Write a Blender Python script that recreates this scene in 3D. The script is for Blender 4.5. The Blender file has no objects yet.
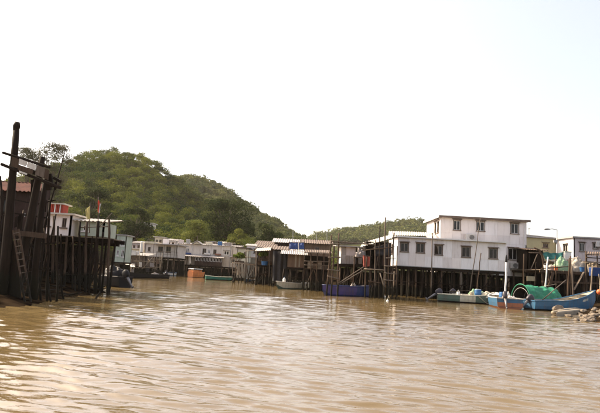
import bpy, math, random
import numpy as np
from mathutils import Vector, Matrix, noise

random.seed(7)
rng = np.random.default_rng(11)
R = math.radians
scene = bpy.context.scene
col = scene.collection

# ------------------------------------------------------------------ camera
F, CX, CY = 520.0, 300.0, 206.5          # focal length and centre in photograph pixels (600 x 413)
HORIZON, ROLL, EYE = 273.0, R(3.2), 1.7
PITCH = math.atan((HORIZON - CY) * math.cos(ROLL) / F)
CAM = Vector((0, 0, EYE))
fw = Vector((0, math.cos(PITCH), math.sin(PITCH)))
r0, u0_ = Vector((1, 0, 0)), Vector((0, -math.sin(PITCH), math.cos(PITCH)))
rt = r0 * math.cos(ROLL) + u0_ * math.sin(ROLL)
upv = u0_ * math.cos(ROLL) - r0 * math.sin(ROLL)
cam = bpy.data.cameras.new('camera')
cam.sensor_width = 36.0
cam.lens = 36.0 * F / 600.0
cam.clip_start, cam.clip_end = 0.1, 6000
cam_ob = bpy.data.objects.new('camera', cam)
col.objects.link(cam_ob)
m3 = Matrix((rt, upv, -fw)).transposed()
cam_ob.matrix_world = Matrix.Translation(CAM) @ m3.to_4x4()
scene.camera = cam_ob

# ------------------------------------------------------------------ sky, sun, exposure
SUN_AZ, SUN_EL = R(-62), R(40)           # azimuth from +Y (view direction), negative = left
sd = Vector((math.sin(SUN_AZ) * math.cos(SUN_EL), math.cos(SUN_AZ) * math.cos(SUN_EL), math.sin(SUN_EL)))
world = bpy.data.worlds.new('World')
scene.world = world
world.use_nodes = True
wn = world.node_tree
bg = wn.nodes['Background']
sky = wn.nodes.new('ShaderNodeTexSky')
sky.sky_type = 'NISHITA'
sky.sun_disc = False
sky.sun_elevation = SUN_EL
sky.sun_rotation = SUN_AZ
sky.air_density, sky.dust_density, sky.ozone_density = 0.8, 4.5, 0.2
veil = wn.nodes.new('ShaderNodeMix')      # thin bright haze over the whole sky
veil.data_type = 'RGBA'
veil.inputs[0].default_value = 0.10
veil.inputs[7].default_value = (9.8, 7.8, 4.8, 1)
wn.links.new(sky.outputs[0], veil.inputs[6])
wn.links.new(veil.outputs[2], bg.inputs[0])
bg.inputs[1].default_value = 0.15
sun = bpy.data.lights.new('sun', 'SUN')
sun.energy, sun.angle, sun.color = 3.6, R(0.6), (1.0, 0.84, 0.60)
sun_ob = bpy.data.objects.new('sun', sun)
col.objects.link(sun_ob)
sun_ob.rotation_euler = (-sd).to_track_quat('-Z', 'Y').to_euler()
scene.view_settings.view_transform = 'Standard'
scene.view_settings.look = 'None'
scene.view_settings.gamma = 1.0
scene.view_settings.exposure = 1.36
scene.render.engine = 'CYCLES'
scene.cycles.use_denoising = True
scene.cycles.max_bounces = 6
scene.cycles.diffuse_bounces = 3
scene.cycles.glossy_bounces = 3
scene.cycles.transmission_bounces = 4
scene.cycles.volume_bounces = 0

# ------------------------------------------------------------------ pixel -> place
def ray(u, v):
    return fw + rt * ((u - CX) / F) - upv * ((v - CY) / F)

def P(u, v, Y):
    d = ray(u, v)
    return CAM + d * (Y / d.y)

def G(u, v, z=0.0):
    d = ray(u, v)
    return CAM + d * ((z - EYE) / d.z)

# ------------------------------------------------------------------ materials
MATS = {}

def mat(name, c1, c2=None, rough=0.8, scale=3.0, streak=0.0, bump=0.15, bscale=18.0, metal=0.0, spec=0.3, contrast=0.25, stretch=(1, 1, 1), dirt=None, dirt_amt=0.0, attr=False, transl=0.0, tide=False):
    m = bpy.data.materials.new(name)
    m.use_nodes = True
    nt = m.node_tree
    b = nt.nodes['Principled BSDF']
    b.inputs['Roughness'].default_value = rough
    b.inputs['Metallic'].default_value = metal
    b.inputs['Specular IOR Level'].default_value = spec
    c2 = c2 or tuple(max(0, x * 0.6) for x in c1)
    geo = nt.nodes.new('ShaderNodeNewGeometry')
    mp = nt.nodes.new('ShaderNodeMapping')
    mp.inputs['Scale'].default_value = stretch
    nt.links.new(geo.outputs['Position'], mp.inputs['Vector'])
    n1 = nt.nodes.new('ShaderNodeTexNoise')
    n1.inputs['Scale'].default_value = scale
    n1.inputs['Detail'].default_value = 6
    n1.inputs['Roughness'].default_value = 0.65
    nt.links.new(mp.outputs[0], n1.inputs['Vector'])
    mr = nt.nodes.new('ShaderNodeMapRange')
    mr.inputs[1].default_value = 0.5 - contrast
    mr.inputs[2].default_value = 0.5 + contrast
    nt.links.new(n1.outputs['Fac'], mr.inputs[0])
    mx = nt.nodes.new('ShaderNodeMix')
    mx.data_type = 'RGBA'
    mx.inputs[6].default_value = (*c2, 1)
    mx.inputs[7].default_value = (*c1, 1)
    nt.links.new(mr.outputs[0], mx.inputs[0])
    out = mx.outputs[2]
    if attr:                              # each leaf clump has its own tint
        at = nt.nodes.new('ShaderNodeAttribute')
        at.attribute_name = 'tint'
        nt.links.new(at.outputs['Fac'], mx.inputs[0])
    if dirt_amt > 0:                      # rain streaks and grime
        mp2 = nt.nodes.new('ShaderNodeMapping')
        mp2.inputs['Scale'].default_value = (3.0, 3.0, 0.35)
        nt.links.new(geo.outputs['Position'], mp2.inputs['Vector'])
        n2 = nt.nodes.new('ShaderNodeTexNoise')
        n2.inputs['Scale'].default_value = 1.6
        n2.inputs['Detail'].default_value = 8
        n2.inputs['Roughness'].default_value = 0.7
        nt.links.new(mp2.outputs[0], n2.inputs['Vector'])
        mr2 = nt.nodes.new('ShaderNodeMapRange')
        mr2.inputs[1].default_value = 0.5
        mr2.inputs[2].default_value = 0.75
        mr2.inputs[4].default_value = dirt_amt
        nt.links.new(n2.outputs['Fac'], mr2.inputs[0])
        mx2 = nt.nodes.new('ShaderNodeMix')
        mx2.data_type = 'RGBA'
        mx2.inputs[7].default_value = (*(dirt or (0.12, 0.09, 0.06)), 1)
        nt.links.new(mr2.outputs[0], mx2.inputs[0])
        nt.links.new(out, mx2.inputs[6])
        out = mx2.outputs[2]
    if tide:                              # wet, weedy band up to the high water mark
        sz = nt.nodes.new('ShaderNodeSeparateXYZ'); nt.links.new(geo.outputs['Position'], sz.inputs[0])
        ad = nt.nodes.new('ShaderNodeMath'); ad.operation = 'MULTIPLY_ADD'; ad.inputs[1].default_value = 1.1
        nt.links.new(n1.outputs['Fac'], ad.inputs[0]); nt.links.new(sz.outputs[2], ad.inputs[2])
        mt = nt.nodes.new('ShaderNodeMapRange'); mt.inputs[1].default_value = 1.45; mt.inputs[2].default_value = 1.75
        nt.links.new(ad.outputs[0], mt.inputs[0])
        m4 = nt.nodes.new('ShaderNodeMix'); m4.data_type = 'RGBA'; m4.inputs[6].default_value = (0.016, 0.013, 0.008, 1)
        nt.links.new(mt.outputs[0], m4.inputs[0]); nt.links.new(out, m4.inputs[7])
        out = m4.outputs[2]
    nt.links.new(out, b.inputs['Base Color'])
    if bump > 0:
        n3 = nt.nodes.new('ShaderNodeTexNoise')
        n3.inputs['Scale'].default_value = bscale
        n3.inputs['Detail'].default_value = 4
        nt.links.new(mp.outputs[0], n3.inputs['Vector'])
        bp = nt.nodes.new('ShaderNodeBump')
        bp.inputs['Strength'].default_value = bump
        bp.inputs['Distance'].default_value = 0.03
        nt.links.new(n3.outputs['Fac'], bp.inputs['Height'])
        nt.links.new(bp.outputs[0], b.inputs['Normal'])
    if transl > 0:
        tr = nt.nodes.new('ShaderNodeBsdfTranslucent')
        nt.links.new(out, tr.inputs['Color'])
        ms = nt.nodes.new('ShaderNodeMixShader')
        ms.inputs[0].default_value = transl
        nt.links.new(b.outputs[0], ms.inputs[1])
        nt.links.new(tr.outputs[0], ms.inputs[2])
        nt.links.new(ms.outputs[0], nt.nodes['Material Output'].inputs['Surface'])
    MATS[name] = m
    return m

WS = (6, 6, 0.6)
mat('wood_dark', (0.027, 0.016, 0.010), (0.009, 0.006, 0.004), scale=2.5, stretch=WS, tide=True, spec=0.12)
mat('wood_shade', (0.012, 0.0075, 0.005), (0.005, 0.0035, 0.0025), scale=2.5, stretch=WS, spec=0.08)  # near-black tone that stands in for the shade under the houses
mat('wood_brown', (0.10, 0.063, 0.04), (0.035, 0.022, 0.015), scale=2.5, stretch=WS, tide=True, spec=0.15)
mat('wood_grey', (0.17, 0.13, 0.10), (0.065, 0.05, 0.038), scale=2.5, stretch=WS, tide=True, spec=0.15)
mat('wood_pale', (0.33, 0.26, 0.185), (0.15, 0.115, 0.08), scale=2.5, stretch=WS, tide=True, spec=0.15)
mat('wood_deck', (0.25, 0.195, 0.14), (0.10, 0.075, 0.052), scale=2.0, stretch=(1, 1, 6))
mat('wall_white', (0.82, 0.745, 0.705), (0.73, 0.655, 0.615), scale=0.7, dirt=(0.34, 0.26, 0.21), dirt_amt=0.30, bump=0.05, rough=0.7)
mat('wall_white_b', (0.75, 0.68, 0.65), (0.64, 0.57, 0.535), scale=0.9, dirt=(0.30, 0.20, 0.14), dirt_amt=0.5, bump=0.05, rough=0.7)
mat('wall_white_c', (0.84, 0.79, 0.77), (0.75, 0.695, 0.675), scale=0.7, dirt=(0.30, 0.24, 0.2), dirt_amt=0.35, bump=0.05, rough=0.7)
mat('wall_beige', (0.68, 0.61, 0.54), (0.5, 0.44, 0.38), scale=0.6, dirt=(0.2, 0.14, 0.1), dirt_amt=0.6, bump=0.05)
mat('wall_pink', (0.62, 0.53, 0.51), (0.47, 0.39, 0.37), scale=1.2, dirt=(0.25, 0.18, 0.14), dirt_amt=0.6, bump=0.05)
mat('wall_cream', (0.66, 0.59, 0.44), (0.5, 0.44, 0.32), scale=1.2, dirt=(0.25, 0.19, 0.13), dirt_amt=0.6, bump=0.05)
mat('wall_olive', (0.46, 0.41, 0.24), (0.36, 0.32, 0.19), scale=1.0, dirt=(0.2, 0.16, 0.1), dirt_amt=0.5, bump=0.05)
mat('wall_green', (0.46, 0.5, 0.40), (0.34, 0.38, 0.30), scale=1.0, dirt=(0.2, 0.17, 0.12), dirt_amt=0.6, bump=0.05)
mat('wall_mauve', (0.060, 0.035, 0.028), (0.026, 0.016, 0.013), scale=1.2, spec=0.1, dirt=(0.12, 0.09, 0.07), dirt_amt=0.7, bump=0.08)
mat('wall_board', (0.20, 0.125, 0.075), (0.085, 0.053, 0.035), scale=1.6, dirt=(0.06, 0.04, 0.03), dirt_amt=0.7, stretch=(2, 2, .6))
mat('wall_tin', (0.36, 0.32, 0.29), (0.2, 0.16, 0.14), scale=1.4, dirt=(0.16, 0.08, 0.04), dirt_amt=0.8, rough=0.55)
mat('trim_brown', (0.19, 0.135, 0.105), (0.11, 0.08, 0.06), scale=4)
mat('trim_white', (0.74, 0.70, 0.66), (0.6, 0.56, 0.52), scale=4, bump=0.03)
mat('roof_rust', (0.27, 0.105, 0.06), (0.13, 0.055, 0.034), scale=1.3, dirt=(0.09, 0.05, 0.035), dirt_amt=0.6, rough=0.75)
mat('roof_brown', (0.16, 0.108, 0.075), (0.08, 0.055, 0.04), scale=1.1, dirt=(0.1, 0.07, 0.05), dirt_amt=0.6, rough=0.75)
mat('roof_grey', (0.40, 0.37, 0.35), (0.26, 0.23, 0.21), scale=1.1, dirt=(0.16, 0.1, 0.07), dirt_amt=0.5, rough=0.6)
mat('roof_white', (0.60, 0.54, 0.46), (0.42, 0.37, 0.31), scale=1.1, dirt=(0.3, 0.23, 0.16), dirt_amt=0.4, rough=0.6)
mat('tarp_white', (0.70, 0.65, 0.58), (0.5, 0.45, 0.39), scale=3, dirt=(0.25, 0.17, 0.1), dirt_amt=0.6, bump=0.5, bscale=6)
mat('tarp_dark', (0.025, 0.02, 0.02), (0.011, 0.009, 0.009), scale=3, bump=0.5, bscale=6, rough=0.6)
mat('tarp_green', (0.03, 0.235, 0.12), (0.018, 0.12, 0.07), scale=4, bump=0.5, bscale=7, rough=0.55)
mat('tarp_teal', (0.035, 0.16, 0.14), (0.02, 0.09, 0.08), scale=4, bump=0.5, bscale=7)
mat('net_green', (0.07, 0.24, 0.10), (0.36, 0.40, 0.30), scale=5, bump=0.9, bscale=16)
mat('net_white', (0.50, 0.44, 0.37), (0.22, 0.18, 0.14), scale=6, bump=0.9, bscale=12)
mat('tarp_blue', (0.02, 0.055, 0.19), (0.012, 0.03, 0.10), scale=3, bump=0.5, bscale=6, rough=0.55)
mat('plastic_blue', (0.035, 0.13, 0.32), (0.022, 0.085, 0.2), scale=5, rough=0.45, bump=0.03)
mat('plastic_white', (0.75, 0.73, 0.68), (0.6, 0.57, 0.52), scale=5, rough=0.5, bump=0.03)
mat('plastic_orange', (0.75, 0.16, 0.05), (0.55, 0.11, 0.04), scale=5, rough=0.5, bump=0.03)
mat('paint_red', (0.40, 0.055, 0.03), (0.24, 0.035, 0.022), scale=3, dirt=(0.1, 0.03, 0.02), dirt_amt=0.5)
mat('cloth_red', (0.34, 0.075, 0.045), (0.17, 0.04, 0.028), scale=6, bump=0.4)
mat('cloth_flagred', (0.62, 0.09, 0.05), (0.5, 0.07, 0.04), scale=6, transl=0.4)
mat('cloth_flagpale', (0.58, 0.52, 0.26), (0.48, 0.45, 0.24), scale=6, transl=0.4)
mat('cloth_grey', (0.30, 0.26, 0.24), (0.16, 0.14, 0.13), scale=6, bump=0.4)
HD = dict(scale=2.2, dirt=(0.10, 0.07, 0.05), dirt_amt=0.7, bump=0.12, rough=0.5, spec=0.4)
mat('hull_blue', (0.035, 0.125, 0.225), (0.022, 0.075, 0.14), **HD)
mat('hull_purple', (0.075, 0.055, 0.19), (0.05, 0.033, 0.11), **HD)
mat('hull_navy', (0.018, 0.035, 0.15), (0.012, 0.022, 0.085), **HD)
mat('hull_green', (0.10, 0.15, 0.115), (0.06, 0.09, 0.07), **HD)
mat('hull_teal', (0.03, 0.20, 0.14), (0.02, 0.12, 0.09), **HD)
mat('hull_cream', (0.56, 0.53, 0.41), (0.42, 0.39, 0.29), **HD)
mat('hull_white', (0.68, 0.64, 0.56), (0.52, 0.47, 0.4), **HD)
mat('hull_orange', (0.62, 0.20, 0.045), (0.45, 0.14, 0.035), **HD)
mat('hull_rust', (0.36, 0.13, 0.06), (0.22, 0.075, 0.035), **HD)
mat('hull_black', (0.014, 0.011, 0.012), (0.008, 0.007, 0.007), scale=2.2, bump=0.12, rough=0.6, spec=0.2)
mat('hull_inside', (0.46, 0.40, 0.29), (0.28, 0.23, 0.16), scale=3, dirt=(0.1, 0.07, 0.05), dirt_amt=0.6)
mat('motor_grey', (0.055, 0.047, 0.055), (0.03, 0.025, 0.03), rough=0.4, scale=5, bump=0.05)
mat('motor_metal', (0.24, 0.23, 0.23), (0.13, 0.12, 0.12), rough=0.45, scale=5, metal=0.4)
mat('rope', (0.50, 0.43, 0.31), (0.32, 0.26, 0.18), scale=20)
mat('rubber', (0.025, 0.023, 0.022), (0.015, 0.014, 0.014), rough=0.9)
mat('metal_grey', (0.36, 0.35, 0.34), (0.25, 0.24, 0.23), rough=0.5, metal=0.5, scale=6)
mat('ac_white', (0.62, 0.58, 0.54), (0.5, 0.46, 0.42), scale=6, bump=0.02)
mat('curtain', (0.5, 0.45, 0.42), (0.34, 0.3, 0.28), scale=3, stretch=(8, 8, .4))
mat('glass_dark', (0.022, 0.018, 0.018), (0.012, 0.01, 0.01), rough=0.12, spec=0.35, bump=0.0, scale=2)
mat('mud', (0.12, 0.082, 0.05), (0.055, 0.037, 0.023), scale=0.9, bump=0.8, bscale=3.5, rough=0.6, spec=0.5)
mat('rock', (0.21, 0.165, 0.12), (0.08, 0.062, 0.046), scale=2.4, bump=0.5, bscale=9)
mat('concrete', (0.34, 0.28, 0.20), (0.19, 0.155, 0.11), scale=1.6, bump=0.3, bscale=12)
mat('hill_ground', (0.06, 0.062, 0.025), (0.03, 0.034, 0.014), scale=0.12, bump=0.0)
mat('bark', (0.13, 0.095, 0.065), (0.06, 0.043, 0.03), scale=3, stretch=WS)
LF = dict(rough=0.85, bump=0.0, attr=True, spec=0.04)
mat('leaf_forest', (0.155, 0.165, 0.022), (0.010, 0.032, 0.008), transl=0.3, **LF)
mat('leaf_ridge', (0.13, 0.135, 0.04), (0.03, 0.05, 0.018), transl=0.3, **LF)
mat('leaf_dark', (0.075, 0.088, 0.022), (0.012, 0.022, 0.008), transl=0.25, **LF)
mat('leaf_light', (0.19, 0.19, 0.04), (0.065, 0.085, 0.02), transl=0.35, **LF)
mat('leaf_plant', (0.17, 0.2, 0.035), (0.05, 0.085, 0.018), transl=0.35, **LF)
mat('leaf_needle', (0.14, 0.13, 0.075), (0.065, 0.066, 0.038), transl=0.3, **LF)
M = MATS

# ------------------------------------------------------------------ building kit
def thing(name, label, cat, loc, group=None):
    o = bpy.data.objects.new(name, None)
    o.empty_display_size = 0.2
    col.objects.link(o)
    o.location = loc
    tag(o, label, cat, group)
    return o

def tag(o, label=None, cat=None, group=None, kind=None):
    if label: o['label'] = label
    if cat: o['category'] = cat
    if group: o['group'] = group
    if kind: o['kind'] = kind
    return o

def wloc(o):
    v = Vector((0, 0, 0))
    while o is not None:
        v += o.location
        o = o.parent
    return v

class MB:
    def __init__(s):
        s.v, s.f, s.m = [], [], []

    def add(s, vs, fs, mi=0):
        b = len(s.v)
        s.v += [Vector(p) for p in vs]
        s.f += [tuple(b + i for i in f) for f in fs]
        s.m += [mi] * len(fs)
        return s

    def hexa(s, c, mi=0):                 # 8 corners: bottom 0-3 ring, top 4-7 ring
        return s.add(c, [(3, 2, 1, 0), (4, 5, 6, 7), (0, 1, 5, 4), (1, 2, 6, 5), (2, 3, 7, 6), (3, 0, 4, 7)], mi)

    def box(s, x0, x1, y0, y1, z0, z1, mi=0):
        return s.hexa([(x0, y0, z0), (x1, y0, z0), (x1, y1, z0), (x0, y1, z0), (x0, y0, z1), (x1, y0, z1), (x1, y1, z1), (x0, y1, z1)], mi)

    def bar(s, a, b, w, h=None, mi=0, up=None):
        a, b = Vector(a), Vector(b)
        h = w if h is None else h
        d = (b - a).normalized()
        ref = Vector(up) if up else (Vector((0, 0, 1)) if abs(d.z) < 0.9 else Vector((0, 1, 0)))
        x = d.cross(ref).normalized() * (w / 2)
        y = x.cross(d).normalized() * (h / 2)
        return s.hexa([a - x - y, a + x - y, b + x - y, b - x - y, a - x + y, a + x + y, b + x + y, b - x + y], mi)

    def tube(s, pts, radii, n=7, mi=0, caps=True):
        pts = [Vector(p) for p in pts]
        if not isinstance(radii, (list, tuple)): radii = [radii] * len(pts)
        rings, b = [], len(s.v)
        ref = None
        for i, p in enumerate(pts):
            d = (pts[min(i + 1, len(pts) - 1)] - pts[max(i - 1, 0)]).normalized()
            if ref is None: ref = Vector((1, 0, 0)) if abs(d.x) < 0.9 else Vector((0, 1, 0))
            x = (ref - d * ref.dot(d)).normalized()
            y = d.cross(x)
            ref = x
            s.v += [p + (x * math.cos(2 * math.pi * k / n) + y * math.sin(2 * math.pi * k / n)) * radii[i] for k in range(n)]
        for i in range(len(pts) - 1):
            for k in range(n):
                s.f.append((b + i * n + k, b + i * n + (k + 1) % n, b + (i + 1) * n + (k + 1) % n, b + (i + 1) * n + k))
                s.m.append(mi)
        if caps:
            s.f.append(tuple(b + k for k in range(n))[::-1]); s.m.append(mi)
            s.f.append(tuple(b + (len(pts) - 1) * n + k for k in range(n))); s.m.append(mi)
        return s

    def pole(s, a, b, r0=0.07, r1=0.05, segs=4, wob=0.03, n=7, mi=0):
        a, b = Vector(a), Vector(b)
        pts, rad = [], []
        for i in range(segs + 1):
            t = i / segs
            j = Vector((random.uniform(-wob, wob), random.uniform(-wob, wob), 0)) if 0 < i < segs else Vector()
            pts.append(a.lerp(b, t) + j)
            rad.append((r0 + (r1 - r0) * t) * random.uniform(0.92, 1.08))
        return s.tube(pts, rad, n, mi)

    def lathe(s, c, prof, n=14, axis=None, mi=0):
        c = Vector(c)
        z = Vector(axis).normalized() if axis else Vector((0, 0, 1))
        x = Vector((1, 0, 0)) if abs(z.x) < 0.9 else Vector((0, 1, 0))
        x = (x - z * x.dot(z)).normalized()
        y = z.cross(x)
        b = len(s.v)
        for r, h in prof:
            s.v += [c + z * h + (x * math.cos(2 * math.pi * k / n) + y * math.sin(2 * math.pi * k / n)) * max(r, 1e-4) for k in range(n)]
        for i in range(len(prof) - 1):
            for k in range(n):
                s.f.append((b + i * n + k, b + i * n + (k + 1) % n, b + (i + 1) * n + (k + 1) % n, b + (i + 1) * n + k)); s.m.append(mi)
        return s

    def slab(s, q, t, mi=0):              # quad q (4 points, seen from its front, counter-clockwise) with thickness t behind it
        q = [Vector(p) for p in q]
        nrm = (q[1] - q[0]).cross(q[3] - q[0]).normalized()
        return s.hexa([p - nrm * t for p in q] + q, mi)

    def corr(s, p00, p10, p11, p01, waves, amp=0.03, th=0.015, rows=1, mi=0):
        p00, p10, p11, p01 = map(Vector, (p00, p10, p11, p01))
        nc = waves * 4
        up = (p10 - p00).cross(p01 - p00).normalized()
        if up.z < 0: up = -up
        b = len(s.v)
        for lay in (0, 1):
            for j in range(rows + 1):
                tj = j / rows
                for i in range(nc + 1):
                    ti = i / nc
                    p = p00.lerp(p10, ti).lerp(p01.lerp(p11, ti), tj)
                    s.v.append(p + up * (amp * math.sin(ti * waves * 2 * math.pi) - lay * th))
        w = nc + 1
        k = w * (rows + 1)
        for j in range(rows):
            for i in range(nc):
                a = b + j * w + i
                s.f.append((a, a + 1, a + w + 1, a + w)); s.m.append(mi)
                s.f.append((a + k, a + k + w, a + k + w + 1, a + k + 1)); s.m.append(mi)
        for j in (0, rows):
            for i in range(nc):
                a = b + j * w + i
                s.f.append((a, a + 1, a + k + 1, a + k)); s.m.append(mi)
        return s

    def build(s, name, m, parent=None, smooth=False, bevel=0.0, loc=None):
        base = wloc(parent) if parent is not None else (Vector(loc) if loc is not None else Vector((0, 0, 0)))
        me = bpy.data.meshes.new(name)
        me.from_pydata([tuple(p - base) for p in s.v], [], s.f)
        ms = m if isinstance(m, (list, tuple)) else [m]
        for x in ms: me.materials.append(M[x] if isinstance(x, str) else x)
        if len(ms) > 1: me.polygons.foreach_set('material_index', s.m)
        if smooth: me.polygons.foreach_set('use_smooth', [True] * len(s.f))
        me.update()
        o = bpy.data.objects.new(name, me)
        col.objects.link(o)
        if parent is not None: o.parent = parent
        elif loc is not None: o.location = loc
        if bevel > 0:
            bv = o.modifiers.new('bevel', 'BEVEL')
            bv.width, bv.segments, bv.limit_method = bevel, 1, 'ANGLE'
        return o

def numpy_mesh(name, verts, quads, material, parent=None, tint=None, smooth=False):
    base = np.array(wloc(parent)) if parent is not None else np.zeros(3)
    me = bpy.data.meshes.new(name)
    nv, nq = len(verts), len(quads)
    me.vertices.add(nv)
    me.vertices.foreach_set('co', (verts - base).astype(np.float32).ravel())
    me.loops.add(nq * 4)
    me.loops.foreach_set('vertex_index', quads.astype(np.int32).ravel())
    me.polygons.add(nq)
    me.polygons.foreach_set('loop_start', np.arange(nq, dtype=np.int32) * 4)
    if smooth: me.polygons.foreach_set('use_smooth', np.ones(nq, dtype=bool))
    me.materials.append(M[material])
    if tint is not None:
        a = me.attributes.new('tint', 'FLOAT', 'POINT')
        a.data.foreach_set('value', tint.astype(np.float32))
    me.update(calc_edges=True)
    o = bpy.data.objects.new(name, me)
    col.objects.link(o)
    if parent is not None: o.parent = parent
    return o

def leaf_cloud(name, material, centers, radii, n_each, size, tint, parent=None, squash=1.0, droop=0.0, shell=0.55):
    """leaf-clump faces spread through a set of lobes; centers (k,3), radii (k,3), tint (k,)"""
    k = len(centers)
    n = k * n_each
    idx = np.repeat(np.arange(k), n_each)
    d = rng.normal(size=(n, 3))
    d /= np.linalg.norm(d, axis=1)[:, None]
    d[:, 2] = np.where(d[:, 2] < -0.35, -d[:, 2], d[:, 2])
    rr = shell + (1.12 - shell) * rng.random(n) ** 0.6
    c = centers[idx] + d * rr[:, None] * radii[idx]
    nrm = d + rng.normal(size=(n, 3)) * 0.55
    nrm[:, 2] += 0.25
    nrm /= np.linalg.norm(nrm, axis=1)[:, None]
    a = np.cross(nrm, rng.normal(size=(n, 3)))
    a /= np.linalg.norm(a, axis=1)[:, None] + 1e-9
    if droop > 0:
        a = a * (1 - droop) + np.array([0, 0, -1.0]) * droop
        a /= np.linalg.norm(a, axis=1)[:, None]
    b = np.cross(nrm, a)
    s1 = size * (0.6 + 0.8 * rng.random(n))[:, None]
    s2 = s1 * (0.45 + 0.35 * rng.random(n))[:, None] * squash
    v = np.stack([c - a * s1, c - b * s2 + nrm * s2 * .3, c + a * s1, c + b * s2 + nrm * s2 * .3], axis=1).reshape(-1, 3)
    q = np.arange(n * 4).reshape(-1, 4)
    t = np.clip(tint[idx] + rng.normal(size=n) * 0.13, 0, 1)
    return numpy_mesh(name, v, q, material, parent, np.repeat(t, 4))

def fbm(x, y, s, octv=4):
    out = np.zeros_like(x)
    amp, tot = 1.0, 0
    r = np.random.default_rng(int(s * 1000) % 99991)
    k = 1.0 / s
    for o in range(octv):
        for j in range(3):
            th = r.random() * 6.283
            ph = r.random() * 6.283
            out += amp * np.sin(k * (x * np.cos(th) + y * np.sin(th)) + ph + 1.3 * np.sin(k * .7 * (x * np.sin(th) - y * np.cos(th)) + ph * 2)) / 3
        tot += amp
        amp *= 0.55
        k *= 1.9
    return out / tot

# ------------------------------------------------------------------ terrain: mud banks, village ground, hills
CH = np.array([(-60, 15), (-10.5, 16.2), (-9.6, 19), (-10.6, 26), (-10.8, 30), (-15, 38), (-20, 66), (-36, 107), (-11, 107), (-9.5, 92), (-6.5, 72),
               (1, 56), (5, 55), (18, 54), (22, 50), (23.5, 46), (21.6, 42), (18.2, 34), (16.0, 28.6), (19, 26.6), (60, 24), (60, -60), (-60, -60)], float)

def channel_dist(x, y):                   # signed distance to the channel, positive on land
    dmin = np.full(x.shape, 1e9)
    inside = np.zeros(x.shape, bool)
    for i in range(len(CH)):
        ax, ay = CH[i]
        bx, by = CH[(i + 1) % len(CH)]
        ex, ey = bx - ax, by - ay
        t = np.clip(((x - ax) * ex + (y - ay) * ey) / (ex * ex + ey * ey), 0, 1)
        dmin = np.minimum(dmin, np.hypot(x - ax - t * ex, y - ay - t * ey))
        cross = ((ay > y) != (by > y)) & (x < (bx - ax) * (y - ay) / (by - ay + 1e-12) + ax)
        inside ^= cross
    return np.where(inside, -dmin, dmin)

def crest(px, Y, drop):
    pts = [P(u, v, Y) for u, v in px]
    return np.array([p.x for p in pts]), np.array([max(p.z - drop, 0) for p in pts])

S1 = [(-140, 250), (-60, 225), (-10, 196), (30, 178), (50, 172), (62, 164), (75, 157), (90, 153), (105, 150), (125, 149), (140, 152), (155, 160), (168, 172), (185, 187), (205, 204), (225, 221), (245, 236), (262, 248), (280, 260), (300, 268)]
S2 = [(90, 225), (120, 205), (150, 185), (170, 177), (185, 175.5), (200, 177), (215, 182), (230, 191), (245, 202), (260, 212), (275, 221), (290, 231), (305, 240), (330, 254), (350, 265)]
S3 = [(270, 262), (300, 244), (318, 237), (340, 232), (360, 229.5), (380, 228), (393, 225), (405, 222.5), (418, 223), (430, 228), (445, 234), (480, 243), (540, 254), (640, 270), (760, 284)]
Y1, Y2, Y3 = 235.0, 400.0, 640.0
C1, C2, C3 = crest(S1, Y1, 5.5), crest(S2, Y2, 5.5), crest(S3, Y3, 5.0)

def hill(x, y, C, Yc, y0, back):
    H = np.interp(x, C[0], C[1], left=0, right=0)
    t = np.clip((y - y0) / (Yc - y0), 0, 1)
    f = np.where(y <= Yc, t ** 1.15, np.clip(1 - ((y - Yc) / back) ** 1.5, 0, 1))
    return H * f

def height(x, y):
    d = channel_dist(x, y)
    z = np.clip(d * 0.22, -0.8, 0.9) + np.clip((d - 6) * 0.04, 0, 1.2) - 0.02
    z = z + fbm(x, y, 2.2, 3) * 0.10 * np.clip(d + 1, 0, 1)
    h = np.maximum(np.maximum(hill(x, y, C1, Y1, 116, 120), hill(x, y, C2, Y2, 190, 160)), hill(x, y, C3, Y3, 300, 300))
    h = h * (1 + 0.05 * fbm(x, y, 16.0, 3))
    return z + h

def grid_mesh(xs, ys, fn):
    X, Yg = np.meshgrid(xs, ys)
    Z = fn(X, Yg)
    v = np.stack([X, Yg, Z], -1).reshape(-1, 3)
    nx, ny = len(xs), len(ys)
    i = np.arange(nx * ny).reshape(ny, nx)
    q = np.stack([i[:-1, :-1], i[:-1, 1:], i[1:, 1:], i[1:, :-1]], -1).reshape(-1, 4)
    return v, q

ys = np.concatenate([np.linspace(-60, 10, 10), np.linspace(11, 60, 110), np.linspace(61, 120, 60), np.linspace(122, 420, 110), np.linspace(430, 1000, 45), [1500, 3000]])
xs = np.concatenate([[-3000, -1200, -600], np.linspace(-400, -65, 70), np.linspace(-60, 60, 200), np.linspace(65, 500, 80), [900, 3000]])
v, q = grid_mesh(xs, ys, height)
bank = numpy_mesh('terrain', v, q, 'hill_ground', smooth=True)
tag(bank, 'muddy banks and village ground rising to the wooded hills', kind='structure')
nt = M['hill_ground'].node_tree           # mud below, darkened in place of the huts' shade, leaf litter soil above
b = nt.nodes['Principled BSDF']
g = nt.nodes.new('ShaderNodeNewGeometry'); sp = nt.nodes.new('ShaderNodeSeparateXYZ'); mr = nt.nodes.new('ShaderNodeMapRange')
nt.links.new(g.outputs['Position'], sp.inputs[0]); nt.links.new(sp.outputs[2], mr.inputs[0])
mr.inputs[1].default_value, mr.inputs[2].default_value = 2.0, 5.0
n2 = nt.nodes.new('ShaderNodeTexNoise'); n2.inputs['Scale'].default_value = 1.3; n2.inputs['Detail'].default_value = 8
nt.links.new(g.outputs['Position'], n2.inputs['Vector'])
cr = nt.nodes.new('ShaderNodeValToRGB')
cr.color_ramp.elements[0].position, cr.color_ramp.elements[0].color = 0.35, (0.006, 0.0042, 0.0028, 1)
cr.color_ramp.elements[1].position, cr.color_ramp.elements[1].color = 0.68, (0.034, 0.023, 0.014, 1)
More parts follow.
